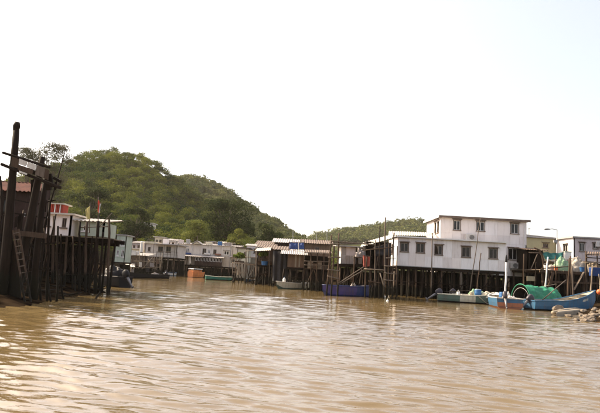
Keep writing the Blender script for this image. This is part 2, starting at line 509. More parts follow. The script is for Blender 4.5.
nt.links.new(n2.outputs['Fac'], cr.inputs[0])
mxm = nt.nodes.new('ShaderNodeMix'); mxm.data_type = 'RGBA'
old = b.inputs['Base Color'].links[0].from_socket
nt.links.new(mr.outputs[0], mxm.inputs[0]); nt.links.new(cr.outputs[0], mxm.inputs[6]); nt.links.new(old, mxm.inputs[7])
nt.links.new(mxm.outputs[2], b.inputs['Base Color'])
bp = nt.nodes.new('ShaderNodeBump'); bp.inputs['Strength'].default_value = 0.8; bp.inputs['Distance'].default_value = 0.08
n4 = nt.nodes.new('ShaderNodeTexNoise'); n4.inputs['Scale'].default_value = 3.2; n4.inputs['Detail'].default_value = 7
nt.links.new(g.outputs['Position'], n4.inputs['Vector']); nt.links.new(n4.outputs['Fac'], bp.inputs['Height']); nt.links.new(bp.outputs[0], b.inputs['Normal'])
b.inputs['Roughness'].default_value = 1.0
b.inputs['Specular IOR Level'].default_value = 0.0

# ------------------------------------------------------------------ water
wm = bpy.data.materials.new('muddy_water')
wm.use_nodes = True
nt = wm.node_tree
b = nt.nodes['Principled BSDF']
b.inputs['IOR'].default_value = 1.45
b.inputs['Roughness'].default_value = 0.05
g = nt.nodes.new('ShaderNodeNewGeometry')
n1 = nt.nodes.new('ShaderNodeTexNoise'); n1.inputs['Scale'].default_value = 0.12; n1.inputs['Detail'].default_value = 5
nt.links.new(g.outputs['Position'], n1.inputs['Vector'])
cr = nt.nodes.new('ShaderNodeValToRGB')
cr.color_ramp.elements[0].position, cr.color_ramp.elements[0].color = 0.3, (0.105, 0.071, 0.029, 1)
cr.color_ramp.elements[1].position, cr.color_ramp.elements[1].color = 0.7, (0.15, 0.107, 0.048, 1)
nt.links.new(n1.outputs['Fac'], cr.inputs[0]); nt.links.new(cr.outputs[0], b.inputs['Base Color'])
mp = nt.nodes.new('ShaderNodeMapping'); mp.inputs['Rotation'].default_value = (0, 0, R(-28)); mp.inputs['Scale'].default_value = (0.3, 1.6, 1)
# stretch along the crests: rotate so that local x runs along them
mp.inputs['Rotation'].default_value = (0, 0, R(25))
nt.links.new(g.outputs['Position'], mp.inputs['Vector'])
n2 = nt.nodes.new('ShaderNodeTexNoise'); n2.inputs['Scale'].default_value = 3.0; n2.inputs['Detail'].default_value = 5; n2.inputs['Roughness'].default_value = 0.6
nt.links.new(mp.outputs[0], n2.inputs['Vector'])
bp = nt.nodes.new('ShaderNodeBump'); bp.inputs['Strength'].default_value = 0.22; bp.inputs['Distance'].default_value = 0.05
nt.links.new(n2.outputs['Fac'], bp.inputs['Height']); nt.links.new(bp.outputs[0], b.inputs['Normal'])
M['water'] = wm

rows = 3.0 * (1.0043 ** np.arange(900))
ang = np.tan(np.linspace(-0.72, 0.72, 400))
RY, RA = np.meshgrid(rows, ang, indexing='ij')
WX, WY = RA * RY, RY
Z = np.zeros_like(WX)
spacing = RY * 0.0043
wr = np.random.default_rng(5)
patch = 0.55 + 0.45 * fbm(WX, WY, 3.5, 3)
patch2 = 0.6 + 0.5 * fbm(WX + 40, WY - 10, 1.6, 2)
for i in range(58):
    if i < 14:
        lam = wr.uniform(1.0, 2.6); th = R(64) + wr.normal() * R(7); a = 0.0046 * lam
    elif i < 30:
        lam = wr.uniform(0.32, 0.85); th = R(68) + wr.normal() * R(8); a = 0.0125 * lam
    elif i >= 46:
        lam = wr.uniform(0.22, 0.5); th = R(78) + wr.normal() * R(9); a = 0.0150 * lam
    else:
        lam = wr.uniform(0.16, 0.4); th = R(74) + wr.normal() * R(15); a = 0.0135 * lam
    k = 2 * math.pi / lam
    ph = wr.random() * 6.283
    dx, dy = math.cos(th), math.sin(th)
    fade = np.clip(lam / (2.2 * spacing) - 1, 0, 1)
    w = patch if i < 30 else patch2
    s = np.sin(k * (WX * dx + WY * dy) + ph + 0.5 * np.sin(0.35 * k * (WX * dy - WY * dx) + ph * 3))
    s = 2 * ((s + 1) / 2) ** 1.7 - 1      # sharper crests, flatter troughs
    Z += (0.45 if i < 14 else 0.58) * a * fade * w * s
# a boat's wake: a few long crests crossing the channel
for off, am in ((0, .034), (1.3, .030), (2.5, .028), (3.9, .026), (5.6, .024), (7.6, .022), (9.5, .02), (12.5, .02), (15.5, .02)):
    dist = WX * 0.50 + WY * 0.866 - (9.0 + off * 1.25) + 0.35 * np.sin(WX * 0.35 + off)
    Z += 0.62 * am * np.exp(-(dist / 0.2) ** 2) * (0.6 + 0.4 * np.sin(WX * 0.9 + off * 4))
nr, nc = WX.shape
v = np.stack([WX, WY, Z], -1).reshape(-1, 3)
i = np.arange(nr * nc).reshape(nr, nc)
q = np.stack([i[:-1, :-1], i[:-1, 1:], i[1:, 1:], i[1:, :-1]], -1).reshape(-1, 4)
nb = len(v)
far = np.array([(-3000, -3000, -.10), (3000, -3000, -.10), (3000, 3000, -.10), (-3000, 3000, -.10)])
v = np.vstack([v, far]); q = np.vstack([q, [[nb, nb + 1, nb + 2, nb + 3]]])
wat = numpy_mesh('water', v, q, 'water', smooth=True)
tag(wat, 'brown rippled water of the tidal creek', kind='structure')

# ------------------------------------------------------------------ woods on the hills
def scatter(n, xr, yr, zmin, cond=None):
    x = rng.uniform(*xr, n); y = rng.uniform(*yr, n)
    z = height(x, y)
    keep = z > zmin
    # only the part of the slope a viewer by the creek can see
    keep &= np.abs(x / y) < 0.64
    if cond is not None: keep &= cond(x, y, z)
    return np.stack([x[keep], y[keep], z[keep]], 1)

def woods(name, material, pts, rmin, rmax, lobes, n_each, size, label, tint_mu=0.5):
    k = len(pts)
    rad = rng.uniform(rmin, rmax, k) * (0.8 + 0.5 * rng.random(k) ** 3)
    base_t = np.clip(tint_mu + 0.27 * rng.normal(size=k) + 0.25 * fbm(pts[:, 0], pts[:, 1], 9.0, 2), 0.05, 0.95)
    cs, rs, ts = [], [], []
    for j in range(lobes):
        d = rng.normal(size=(k, 3)); d /= np.linalg.norm(d, axis=1)[:, None]
        d[:, 2] = np.abs(d[:, 2]) * 0.7
        f = 0.0 if j == 0 else 0.62
        cs.append(pts + np.array([0, 0, 1.0]) * (rad * 0.55)[:, None] + d * (rad * f)[:, None])
        lr = rad * (0.75 if j == 0 else 1) * rng.uniform(0.42, 0.62, k)
        rs.append(np.stack([lr, lr, lr * 0.85], 1))
        ts.append(base_t + rng.normal(size=k) * 0.08)
    o = leaf_cloud(name, material, np.vstack(cs), np.vstack(rs), n_each, size, np.concatenate(ts))
    return tag(o, label, 'woodland', kind='stuff')

def spaced(pts, dmin):                    # keep crowns a crown apart so that each one reads
    cell, keep = {}, []
    for i, p in enumerate(pts):
        kx, ky = int(p[0] // dmin), int(p[1] // dmin)
        ok = True
        for a in (-1, 0, 1):
            for b in (-1, 0, 1):
                for j in cell.get((kx + a, ky + b), ()):
                    if (pts[j][0] - p[0]) ** 2 + (pts[j][1] - p[1]) ** 2 < dmin * dmin: ok = False
        if ok:
            keep.append(i); cell.setdefault((kx, ky), []).append(i)
    return pts[keep]

front = lambda x, y, z: (y < Y1 + 14)
pts = spaced(scatter(9000, (-175, 20), (120, Y1 + 14), 2.4, front), 3.5)
woods('hill_woodland', 'leaf_forest', pts, 2.4, 4.3, 7, 84, 0.24, 'dense sunlit scrub and trees covering the nearest rounded hill')
pts = scatter(3600, (-150, 60), (235, Y2 + 20), 4.0, lambda x, y, z: z > np.interp(x, C1[0], C1[1], left=0, right=0) * 0.15)
pts = pts[(pts[:, 1] > 265) | (pts[:, 0] > -60)]
woods('ridge_woodland', 'leaf_ridge', pts, 2.6, 4.8, 4, 18, 0.75, 'hazy wooded slope of the second hill behind')
pts = scatter(2400, (-10, 300), (520, Y3 + 20), 6.0)
woods('far_ridge_woodland', 'leaf_ridge', pts, 3.5, 7.0, 4, 22, 1.0, 'pale wooded ridge on the skyline left of the white house', 0.55)

def tree(name, label, u, vtop, vbase, Y, wpx, material, lobes=16, n_each=90, size=0.4, tint=0.5, trunk=0.22, droop=0.0, squash=1.0, shell=0.5, group=None, cat='tree', z_base=None):
    base = P(u, vbase, Y)
    gz = float(height(np.array([base.x]), np.array([Y]))[0]) if z_base is None else z_base
    top = P(u, vtop, Y).z
    base.z = gz
    t = thing(name, label, cat, base, group)
    w = wpx * Y / F / 2
    hgt = top - gz
    zc0 = gz + hgt * 0.35
    mb = MB()
    mid = Vector((base.x + random.uniform(-.2, .2), Y, gz + hgt * 0.45))
    mb.tube([Vector((base.x, Y, gz - 0.3)), Vector((base.x + .1, Y, gz + hgt * .25)), mid, Vector((base.x, Y, gz + hgt * .8))], [trunk, trunk * .8, trunk * .55, trunk * .15], 8)
    mb.build('trunk', 'bark', t, smooth=True)
    cs, rs, ts = [], [], []
    lm = MB()
    for j in range(lobes):
        a = random.uniform(0, 6.283); rr = math.sqrt(random.random()) * 0.8
        zz = random.random()
        lim = 1 - 0.55 * max(0, zz - .35) ** 1.0
        c = Vector((base.x + math.cos(a) * rr * w * lim, Y + math.sin(a) * rr * w * lim, zc0 + (top - zc0) * (0.1 + 0.8 * zz)))
        r = w * random.uniform(0.24, 0.42)
        c.z = min(c.z, top - r * 0.8)
        cs.append(c); rs.append((r, r, r * 0.8)); ts.append(tint + random.gauss(0, 0.12))
        lm.tube([mid + Vector((0, 0, random.uniform(-.2, .3) * hgt * .5)), mid.lerp(c, .5) + Vector((0, 0, .1)), c], [trunk * .35, trunk * .22, trunk * .08], 5)
    lm.build('limb', 'bark', t, smooth=True)
    leaf_cloud('crown', material, np.array(cs), np.array(rs), n_each, size, np.clip(np.array(ts), .05, .95), t, squash=squash, droop=droop, shell=shell)
    return t
# ------------------------------------------------------------------ trees one can tell apart
tree('banyan_tree', 'large dark rounded tree at the hill foot behind the flags', 88, 184, 236, 122, 46, 'leaf_dark', lobes=26, n_each=330, size=0.20, tint=0.42, trunk=0.4)
tree('banyan_tree', 'broad dark tree above the long white house row', 228, 199, 246, 126, 60, 'leaf_dark', lobes=30, n_each=330, size=0.21, tint=0.35, trunk=0.45)
tree('light_green_tree', 'low pale green tree right of the hillside hut', 194, 220, 246, 116, 46, 'leaf_light', lobes=22, n_each=260, size=0.18, tint=0.42, trunk=0.25)
tree('light_green_tree', 'small pale green tree above the right end of the white row', 236, 227, 248, 113, 26, 'leaf_light', lobes=14, n_each=240, size=0.17, tint=0.6, trunk=0.2)
tree('dark_tree', 'dark tree filling the gap between the pale green house and the hillside hut', 134, 208, 246, 118, 34, 'leaf_dark', lobes=18, n_each=280, size=0.20, tint=0.3, trunk=0.3)
tree('dark_tree', 'dark tree close behind the right end of the village row', 268, 222, 250, 118, 40, 'leaf_dark', lobes=18, n_each=260, size=0.20, tint=0.55, trunk=0.3)
for u, vt, w, lab in ((25, 141, 52, 'wispy brown feathery tree directly behind the leaning timber frame'), (45, 137, 50, 'tall wispy feathery tree between the timber frame and the hill')):
    tree('casuarina_tree', lab, u, vt, 235, 70, w, 'leaf_needle', lobes=46, n_each=210, size=0.17, tint=0.5, trunk=0.14, droop=0.35, squash=0.3, shell=0.05, group='feathery trees behind the timber frame')

# ------------------------------------------------------------------ houses: kit
class Frame:
    def __init__(s, o, along, out, w, h):
        s.o, s.a, s.n, s.w, s.h = Vector(o), Vector(along), Vector(out), w, h
    def at(s, a, t, n=0.0):
        return s.o + s.a * a + Vector((0, 0, t)) + s.n * n
    def block(s, mb, a0, a1, t0, t1, n0, n1, mi=0):
        return mb.hexa([s.at(a0, t0, n1), s.at(a1, t0, n1), s.at(a1, t0, n0), s.at(a0, t0, n0), s.at(a0, t1, n1), s.at(a1, t1, n1), s.at(a1, t1, n0), s.at(a0, t1, n0)], mi)

def wall(fr, openings, m, parent, th=0.10, name='wall'):
    mb = MB()
    A = sorted({0, fr.w, *[x for o in openings for x in o[:2]]})
    T = sorted({0, fr.h, *[x for o in openings for x in o[2:4]]})
    hole = lambda a, t: any(o[0] < a < o[1] and o[2] < t < o[3] for o in openings)
    for i in range(len(A) - 1):
        for j in range(len(T) - 1):
            if hole((A[i] + A[i + 1]) / 2, (T[j] + T[j + 1]) / 2): continue
            mb.add([fr.at(A[i], T[j]), fr.at(A[i + 1], T[j]), fr.at(A[i + 1], T[j + 1]), fr.at(A[i], T[j + 1])], [(0, 1, 2, 3)])
            mb.add([fr.at(A[i], T[j], -th), fr.at(A[i + 1], T[j], -th), fr.at(A[i + 1], T[j + 1], -th), fr.at(A[i], T[j + 1], -th)], [(3, 2, 1, 0)])
    for a0, a1, t0, t1 in [o[:4] for o in openings]:
        c = [(a0, t0), (a1, t0), (a1, t1), (a0, t1)]
        for k in range(4):
            p, r = c[k], c[(k + 1) % 4]
            mb.add([fr.at(*p), fr.at(*r), fr.at(*r, -th), fr.at(*p, -th)], [(0, 1, 2, 3)])
    c = [(0, 0), (fr.w, 0), (fr.w, fr.h), (0, fr.h)]
    for k in range(4):
        p, r = c[k], c[(k + 1) % 4]
        mb.add([fr.at(*p), fr.at(*r), fr.at(*r, -th), fr.at(*p, -th)], [(3, 2, 1, 0)])
    return mb.build(name, m, parent)

def window(fr, a0, a1, t0, t1, parent, panes=2, frame='trim_white', hood=None, sill=True, surround=None, open_left=False, curtain=False, fw=0.05):
    mb = MB()
    f = fw
    fr.block(mb, a0, a1, t0, t0 + f, -.075, -.02); fr.block(mb, a0, a1, t1 - f, t1, -.075, -.02)
    fr.block(mb, a0, a0 + f, t0 + f, t1 - f, -.075, -.02); fr.block(mb, a1 - f, a1, t0 + f, t1 - f, -.075, -.02)
    w = (a1 - a0 - f) / panes
    for k in range(1, panes):
        x = a0 + f / 2 + w * k
        fr.block(mb, x - f / 2, x + f / 2, t0 + f, t1 - f, -.075, -.02)
    o = mb.build('window', frame, parent)
    for k in range(panes):
        x0 = a0 + f / 2 + w * k + f / 2; x1 = x0 + w - f
        if open_left and k == 0: continue
        pm = MB(); fr.block(pm, x0, x1, t0 + f, t1 - f, -.06, -.045)
        pm.build('pane', 'glass_dark', o)
    if open_left:                         # a casement swung outwards
        x0 = a0 + f
        pm = MB(); pm.slab([fr.at(x0, t0 + f, 0), fr.at(x0 - .14, t0 + f, .34), fr.at(x0 - .14, t1 - f, .34), fr.at(x0, t1 - f, 0)], .02)
        pm.build('open_casement', 'glass_dark', o)
    if curtain:
        cm = MB(); fr.block(cm, a0 + .02, a0 + (a1 - a0) * curtain, t0 + f, t1 - .02, -.14, -.12)
        cm.build('curtain', 'curtain', o)
    if surround:
        sm = MB(); g = 0.07
        fr.block(sm, a0 - g, a0, t0 - g, t1 + g, -.01, .03); fr.block(sm, a1, a1 + g, t0 - g, t1 + g, -.01, .03)
        fr.block(sm, a0, a1, t1, t1 + g, -.01, .03)
        sm.build('surround', surround, o)
    if sill:
        sm = MB(); fr.block(sm, a0 - .1, a1 + .1, t0 - .075, t0, -.02, .09)
        sm.build('sill', frame if not surround else surround, o)
    if hood:
        hm_ = MB()
        hm_.hexa([fr.at(a0 - .15, t1 + .08, .26), fr.at(a1 + .15, t1 + .08, .26), fr.at(a1 + .15, t1 + .10, 0), fr.at(a0 - .15, t1 + .10, 0),
                  fr.at(a0 - .15, t1 + .11, .26), fr.at(a1 + .15, t1 + .11, .26), fr.at(a1 + .15, t1 + .17, 0), fr.at(a0 - .15, t1 + .17, 0)])
        hm_.build('hood', hood, o)
    return o

def door(fr, a0, a1, t1, parent, m='wood_brown'):
    mb = MB(); fr.block(mb, a0, a1, 0.02, t1, -.07, -.03)
    o = mb.build('door', m, parent)
    h = MB(); fr.block(h, a1 - .12, a1 - .08, t1 * .45, t1 * .55, -.03, .02); h.build('handle', 'metal_grey', o)
    return o

def stilts(parent, x0, x1, y0, y1, zf, dx=1.1, rows=3, r=0.075, m='wood_dark', brace=True, lean=0.10, zb=-0.7, mats=None):
    n = max(2, int(round((x1 - x0) / dx)) + 1)
    for j in range(rows):
        y = y0 + (y1 - y0) * j / max(1, rows - 1)
        for i in range(n):
            x = x0 + (x1 - x0) * i / (n - 1) + random.uniform(-.12, .12) * (0 < i < n - 1)
            mb = MB()
            rr = r * random.uniform(.75, 1.25)
            mb.pole((x + random.gauss(0, lean), y + random.gauss(0, lean), zb), (x, y, zf), rr, rr * .85, 3, .02, 6)
            mb.build('stilt', random.choice(mats) if mats else m, parent, smooth=True)
        if brace and j < 2:
            zz = zf * random.uniform(.35, .6)
            mb = MB(); mb.pole((x0, y - .1, zz + random.uniform(-.15, .15)), (x1, y - .1, zz + random.uniform(-.15, .15)), .045, .04, 5, .04, 6)
            mb.build('cross_rail', m, parent, smooth=True)
            for _ in range(max(1, n // 4)):
                xa = random.uniform(x0, x1 - 1.2)
                mb = MB(); mb.pole((xa, y - .12, .1), (xa + random.uniform(.8, 1.6), y - .12, zf - .15), .04, .035, 4, .03, 6)
                mb.build('diagonal_brace', m, parent, smooth=True)

def joists(parent, x0, x1, y0, y1, zf, m='wood_dark', th=0.22):
    mb = MB(); mb.box(x0, x1, y0, y1, zf - .06, zf); mb.build('floor', m, parent)
    for y in (y0 + .04, (y0 + y1) / 2, y1 - .04):
        mb = MB(); mb.box(x0 - .15, x1 + .15, y - .06, y + .06, zf - th, zf - .06); mb.build('beam', m, parent)

def deck_boards(parent, x0, x1, y0, y1, z, m='wood_deck', bw=0.28, along='y', th=0.05):
    if along == 'y':
        n = int((x1 - x0) / bw)
        for i in range(n):
            a = x0 + i * bw
            e = random.uniform(-.10, .10)
            mb = MB(); mb.box(a + .008, a + bw - .008, y0 + e, y1, z - th + random.uniform(0, .008), z + random.uniform(-.008, .008))
            mb.build('deck_board', m, parent)
    else:
        n = int((y1 - y0) / bw)
        for i in range(n):
            a = y0 + i * bw
            mb = MB(); mb.box(x0 + random.uniform(-.08, .08), x1 + random.uniform(-.08, .08), a + .008, a + bw - .008, z - th + random.uniform(0, .008), z + random.uniform(-.008, .008))
            mb.build('deck_board', m, parent)

def shade_boards(parent, x0, x1, y, z0, z1, m='wood_shade', bw=.55):  # near-black boards added behind the stilts to make the shade there
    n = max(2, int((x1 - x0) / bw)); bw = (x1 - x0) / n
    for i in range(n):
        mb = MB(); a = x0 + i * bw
        mb.box(a + .01, a + bw - .01, y + random.uniform(0, .05), y + .09, z0, z1 - random.uniform(0, .12)); mb.build('shade_board', m, parent)

class House:
    """box house placed from its front face: pixel edges u0,u1, floor row vf and eave row ve at the middle, front wall at depth Y"""
    def __init__(s, name, label, u0, u1, vf, ve, Y, depth, m, cat='house', group=None, vm=None, zf=None, zbase=0.0):
        um = (u0 + u1) / 2
        vm = (vf + ve) / 2
        s.x0, s.x1 = P(u0, vm, Y).x, P(u1, vm, Y).x
        s.zf = P(um, vf, Y).z if zf is None else zf
        s.ze = P(um, ve, Y).z
        s.y0, s.y1 = Y, Y + depth
        s.m = m
        s.t = thing(name, label, cat, ((s.x0 + s.x1) / 2, Y + depth / 2, zbase), group)
        w, h = s.x1 - s.x0, s.ze - s.zf
        s.w, s.h = w, h
        s.front = Frame((s.x0, s.y0, s.zf), (1, 0, 0), (0, -1, 0), w, h)
        s.left = Frame((s.x0, s.y1, s.zf), (0, -1, 0), (-1, 0, 0), depth, h)
        s.right = Frame((s.x1, s.y0, s.zf), (0, 1, 0), (1, 0, 0), depth, h)
        s.back = Frame((s.x1, s.y1, s.zf), (-1, 0, 0), (0, 1, 0), w, h)
    def px(s, u, v):                       # pixel -> (along, up) on the front wall
        p = P(u, v, s.y0)
        return p.x - s.x0, p.z - s.zf
    def win(s, u0, u1, v0, v1):
        um, vm = (u0 + u1) / 2, (v0 + v1) / 2
        return [s.px(u0, vm)[0], s.px(u1, vm)[0], s.px(um, v1)[1], s.px(um, v0)[1]]
    def walls(s, front=(), left=(), right=(), mats=None):
        ms = mats or {}
        wall(s.front, list(front), ms.get('front', s.m), s.t)
        wall(s.left, list(left), ms.get('left', s.m), s.t)
        wall(s.right, list(right), ms.get('right', s.m), s.t)
        wall(s.back, [], ms.get('back', s.m), s.t)
    def undercroft(s, dy=0.0, z0=-.4):     # added dark boarding stands in for the shade below the floor
        shade_boards(s.t, s.x0, s.x1, s.y1 + dy, z0, s.zf - .3)
    def flat_roof(s, m='roof_white', th=0.12, over=0.25, rise=0.0, fascia=None):
        mb = MB()
        o = over
        c = [(s.x0 - o, s.y0 - o), (s.x1 + o, s.y0 - o), (s.x1 + o, s.y1 + o), (s.x0 - o, s.y1 + o)]
        mb.hexa([(x, y, s.ze + .004 + (rise if k > 1 else 0)) for k, (x, y) in enumerate(c)] + [(x, y, s.ze + th + (rise if k > 1 else 0)) for k, (x, y) in enumerate(c)])
        return mb.build('roof', m, s.t)
    def tin_roof(s, m='roof_grey', over=0.3, rise=0.5, wave=0.22, dz=0.04, to='back', rise_x=0.0):
        mb = MB()
        o = over
        zf_, zb_ = (s.ze + dz, s.ze + dz + rise)
        w = s.x1 - s.x0 + 2 * o
        mb.corr((s.x0 - o, s.y0 - o, zf_), (s.x1 + o, s.y0 - o, zf_ + rise_x), (s.x1 + o, s.y1 + o, zb_ + rise_x), (s.x0 - o, s.y1 + o, zb_), max(3, int(w / wave)), .03, .02)
        return mb.build('roof', m, s.t)
    def gable_sides(s, rise, m=None):      # fill between the wall tops and a tin roof that rises to the back
        mb = MB()
        for x in (s.x0, s.x1):
            mb.add([(x, s.y0, s.ze), (x, s.y1, s.ze), (x, s.y1, s.ze + rise)], [(0, 1, 2)])
        mb.add([(s.x0, s.y1, s.ze), (s.x1, s.y1, s.ze), (s.x1, s.y1, s.ze + rise), (s.x0, s.y1, s.ze + rise)], [(0, 1, 2, 3)])
        return mb.build('gable', m or s.m, s.t)

def post(label, u0, v0, u1, v1, Y, r=0.06, m='wood_brown', name='mooring_post', group='bare posts standing in the creek', zb=None, Y2=None, cat='post', taper=.75):
    top = P(u0, v0, Y2 or Y)
    bot = P(u1, v1, Y)
    d = (bot - top).normalized()
    bot2 = bot + d * (max(.3, (bot.z + .5) / max(.2, -d.z)) if zb is None else 0.0)
    t = MB()
    t.pole(bot2, top, r, r * taper, 6, .025, 8)
    o = t.build(name, m, None, smooth=True, loc=bot)
    return tag(o, label, cat, group)

def box_on(mb, c, w, d, h, rot=0.0):
    ca, sa = math.cos(rot), math.sin(rot)
    f = lambda x, y, z: (c[0] + ca * x - sa * y, c[1] + sa * x + ca * y, c[2] + z)
    return mb.hexa([f(-w/2, -d/2, 0), f(w/2, -d/2, 0), f(w/2, d/2, 0), f(-w/2, d/2, 0), f(-w/2, -d/2, h), f(w/2, -d/2, h), f(w/2, d/2, h), f(-w/2, d/2, h)])

def heap(c, rx, ry, h, amp=0.25, n=36, m=18, seed=0.0):
    """a draped or piled lump resting on the plane z = c.z"""
    mb = MB()
    c = Vector(c)
    vs, fs = [], []
    for j in range(m + 1):
        ph = (math.pi / 2) * j / m
        for i in range(n):
            th = 2 * math.pi * i / n
            d = Vector((math.cos(th) * math.cos(ph), math.sin(th) * math.cos(ph), math.sin(ph)))
            k = 1 + amp * noise.noise(d * 2.3 + Vector((seed, seed * 2, 0))) + amp * .55 * noise.noise(d * 5 + Vector((seed, 0, 0))) + amp * .3 * noise.noise(d * 11 + Vector((0, seed, 0)))
            vs.append(c + Vector((d.x * rx * k, d.y * ry * k, max(0, d.z * h * k))))
    for j in range(m):
        for i in range(n):
            fs.append((j * n + i, j * n + (i + 1) % n, (j + 1) * n + (i + 1) % n, (j + 1) * n + i))
    return mb.add(vs, fs)

def drape(p00, p10, p11, p01, n=14, m=8, sag=0.1, amp=0.06, seed=0.0, th=0.012):
    """a cloth sheet hung between four points"""
    mb = MB()
    p00, p10, p11, p01 = map(Vector, (p00, p10, p11, p01))
    nrm = (p10 - p00).cross(p01 - p00).normalized()
    vs = []
    for lay in (0, 1):
        for j in range(m + 1):
            for i in range(n + 1):
                a, b_ = i / n, j / m
                p = p00.lerp(p10, a).lerp(p01.lerp(p11, a), b_)
                w = noise.noise(Vector((a * 4 + seed, b_ * 3, seed))) * amp + 0.5 * amp * math.sin(a * 17 + seed + b_)
                p = p + nrm * (w - lay * th) + Vector((0, 0, -sag * math.sin(math.pi * a) * math.sin(math.pi * min(1, b_ + .15))))
                vs.append(p)
    k = (n + 1) * (m + 1)
    fs = []
    for j in range(m):
        for i in range(n):
            a = j * (n + 1) + i
            fs.append((a, a + 1, a + n + 2, a + n + 1)); fs.append((a + k, a + k + n + 1, a + k + n + 2, a + k + 1))
    return mb.add(vs, fs)

def barrel(name, label, p, r, h, m, lid=None, group=None):
    t = thing(name, label, 'barrel', p, group)
    mb = MB(); mb.lathe(p, [(0, 0), (r * .9, 0), (r * .98, h * .08), (r, h * .3), (r * 1.04, h * .33), (r, h * .36), (r, h * .64), (r * 1.04, h * .67), (r, h * .7), (r * .97, h * .95), (r * .9, h), (0, h)], 18)
    mb.build('body', m, t, smooth=True)
    mb = MB(); mb.lathe(Vector(p) + Vector((0, 0, h + .003)), [(0, 0), (r * .85, 0), (r * .85, .03), (0, .035)], 18)
    mb.build('lid', lid or m, t)
    return t
# ================================================================== LEFT BANK
Yj = 28.0
zj = P(60, 235.5, Yj).z
jet = thing('timber_jetty', 'dark timber jetty on many thin stilts along the left bank', 'jetty', (P(55, 290, Yj).x, Yj + 4, 0))
xa, xb = P(-25, 240, Yj).x, P(111, 240, Yj).x
deck_boards(jet, xa, xb, Yj - .2, Yj + 2.0, zj, bw=0.3)
deck_boards(jet, xa, xb - 1.5, Yj + 2.02, Yj + 6, zj - .004, bw=0.3)
for yy, zz in ((Yj, .09), (Yj + 1.8, .09), (Yj + 5.6, .09)):
    mb = MB(); mb.bar((xa, yy, zj - .05 - zz - .002), (xb + (.15 if yy < Yj + 3 else -1.45), yy, zj - .05 - zz - .002), .14, .2); mb.build('beam', 'wood_dark', jet)
for u, vt, vb, r in ((38, 219, 296, .09), (54, 216, 290, .08), (61, 234, 292, .06), (67, 236, 289, .07), (73, 236, 291, .06), (80, 222, 292, .075), (87, 222, 293, .08), (92, 236, 290, .05), (98, 221, 294, .10), (103, 232, 291, .06), (109, 219, 290, .075)):
    b_ = P(u - 1, vb, Yj - .16); b_.z = -0.3
    mb = MB(); mb.pole(b_ + Vector((random.uniform(-.1, .1), 0, 0)), P(u, vt, Yj - .16), r, r * .85, 6, .03, 8)
    mb.build('stilt', random.choice(('wood_dark', 'wood_brown')), jet, smooth=True)
for row in (1.75, 5.4):
    for k in range(11):
        x = xa + (xb - xa - (0 if row < 3 else 1.5)) * (k + random.uniform(.2, .8)) / 11
        mb = MB(); mb.pole((x + random.gauss(0, .15), Yj + row, -.3), (x, Yj + row, zj - .24), .07, .06, 4, .03, 6)
        mb.build('stilt', 'wood_dark', jet, smooth=True)
for a, b_ in (((40, 262), (104, 264)), ((50, 276), (100, 274)), ((57, 286), (80, 240)), ((84, 288), (70, 242)), ((100, 288), (90, 244)), ((30, 252), (66, 254))):
    mb = MB(); mb.pole(P(*a, Yj - .05), P(*b_, Yj - .05), .045, .04, 5, .03, 6); mb.build('brace', 'wood_dark', jet, smooth=True)
for u, v in ((64, 244), (86, 243.5)):
    mb = MB(); p = P(u, v, Yj + 5); box_on(mb, p, 1.2, .3, .12); mb.build('hung_plank', 'wood_pale', jet)
# railing on the jetty end
shade_boards(jet, xa, xa + (xb - xa) * .55, Yj + 5.7, -.2, zj - .25)
for k in range(16):
    x = xa + (xb - xa) * random.uniform(.3, .8); yy = Yj + random.uniform(.8, 5.3)
    mb = MB(); mb.pole((x + random.gauss(0, .35), yy, -.2), (x, yy + random.gauss(0, .2), zj - .25 - random.random() * .9), .055, .045, 4, .04, 6); mb.build('loose_prop', 'wood_dark', jet, smooth=True)
for v in (227.5,):
    mb = MB(); mb.pole(P(80, v, Yj - .1), P(110, v - 1, Yj - .1), .035, .03, 5, .02, 6); mb.build('handrail', 'wood_grey', jet, smooth=True)

# rusty roofed hut
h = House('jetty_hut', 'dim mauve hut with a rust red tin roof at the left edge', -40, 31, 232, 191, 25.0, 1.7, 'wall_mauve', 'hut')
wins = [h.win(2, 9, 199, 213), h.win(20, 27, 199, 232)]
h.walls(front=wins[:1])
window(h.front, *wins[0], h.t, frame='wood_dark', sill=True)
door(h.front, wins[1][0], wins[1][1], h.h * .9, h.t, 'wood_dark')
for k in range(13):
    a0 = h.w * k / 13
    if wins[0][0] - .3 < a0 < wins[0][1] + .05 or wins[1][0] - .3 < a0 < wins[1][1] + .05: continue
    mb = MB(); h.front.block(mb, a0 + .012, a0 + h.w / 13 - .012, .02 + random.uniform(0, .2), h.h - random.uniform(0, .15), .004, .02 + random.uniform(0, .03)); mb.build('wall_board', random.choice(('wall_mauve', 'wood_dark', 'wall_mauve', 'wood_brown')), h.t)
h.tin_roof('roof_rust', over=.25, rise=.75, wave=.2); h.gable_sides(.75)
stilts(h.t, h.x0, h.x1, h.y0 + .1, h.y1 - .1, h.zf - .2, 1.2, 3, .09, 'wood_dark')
joists(h.t, h.x0, h.x1, h.y0 + .02, h.y1, h.zf - .003); h.undercroft()

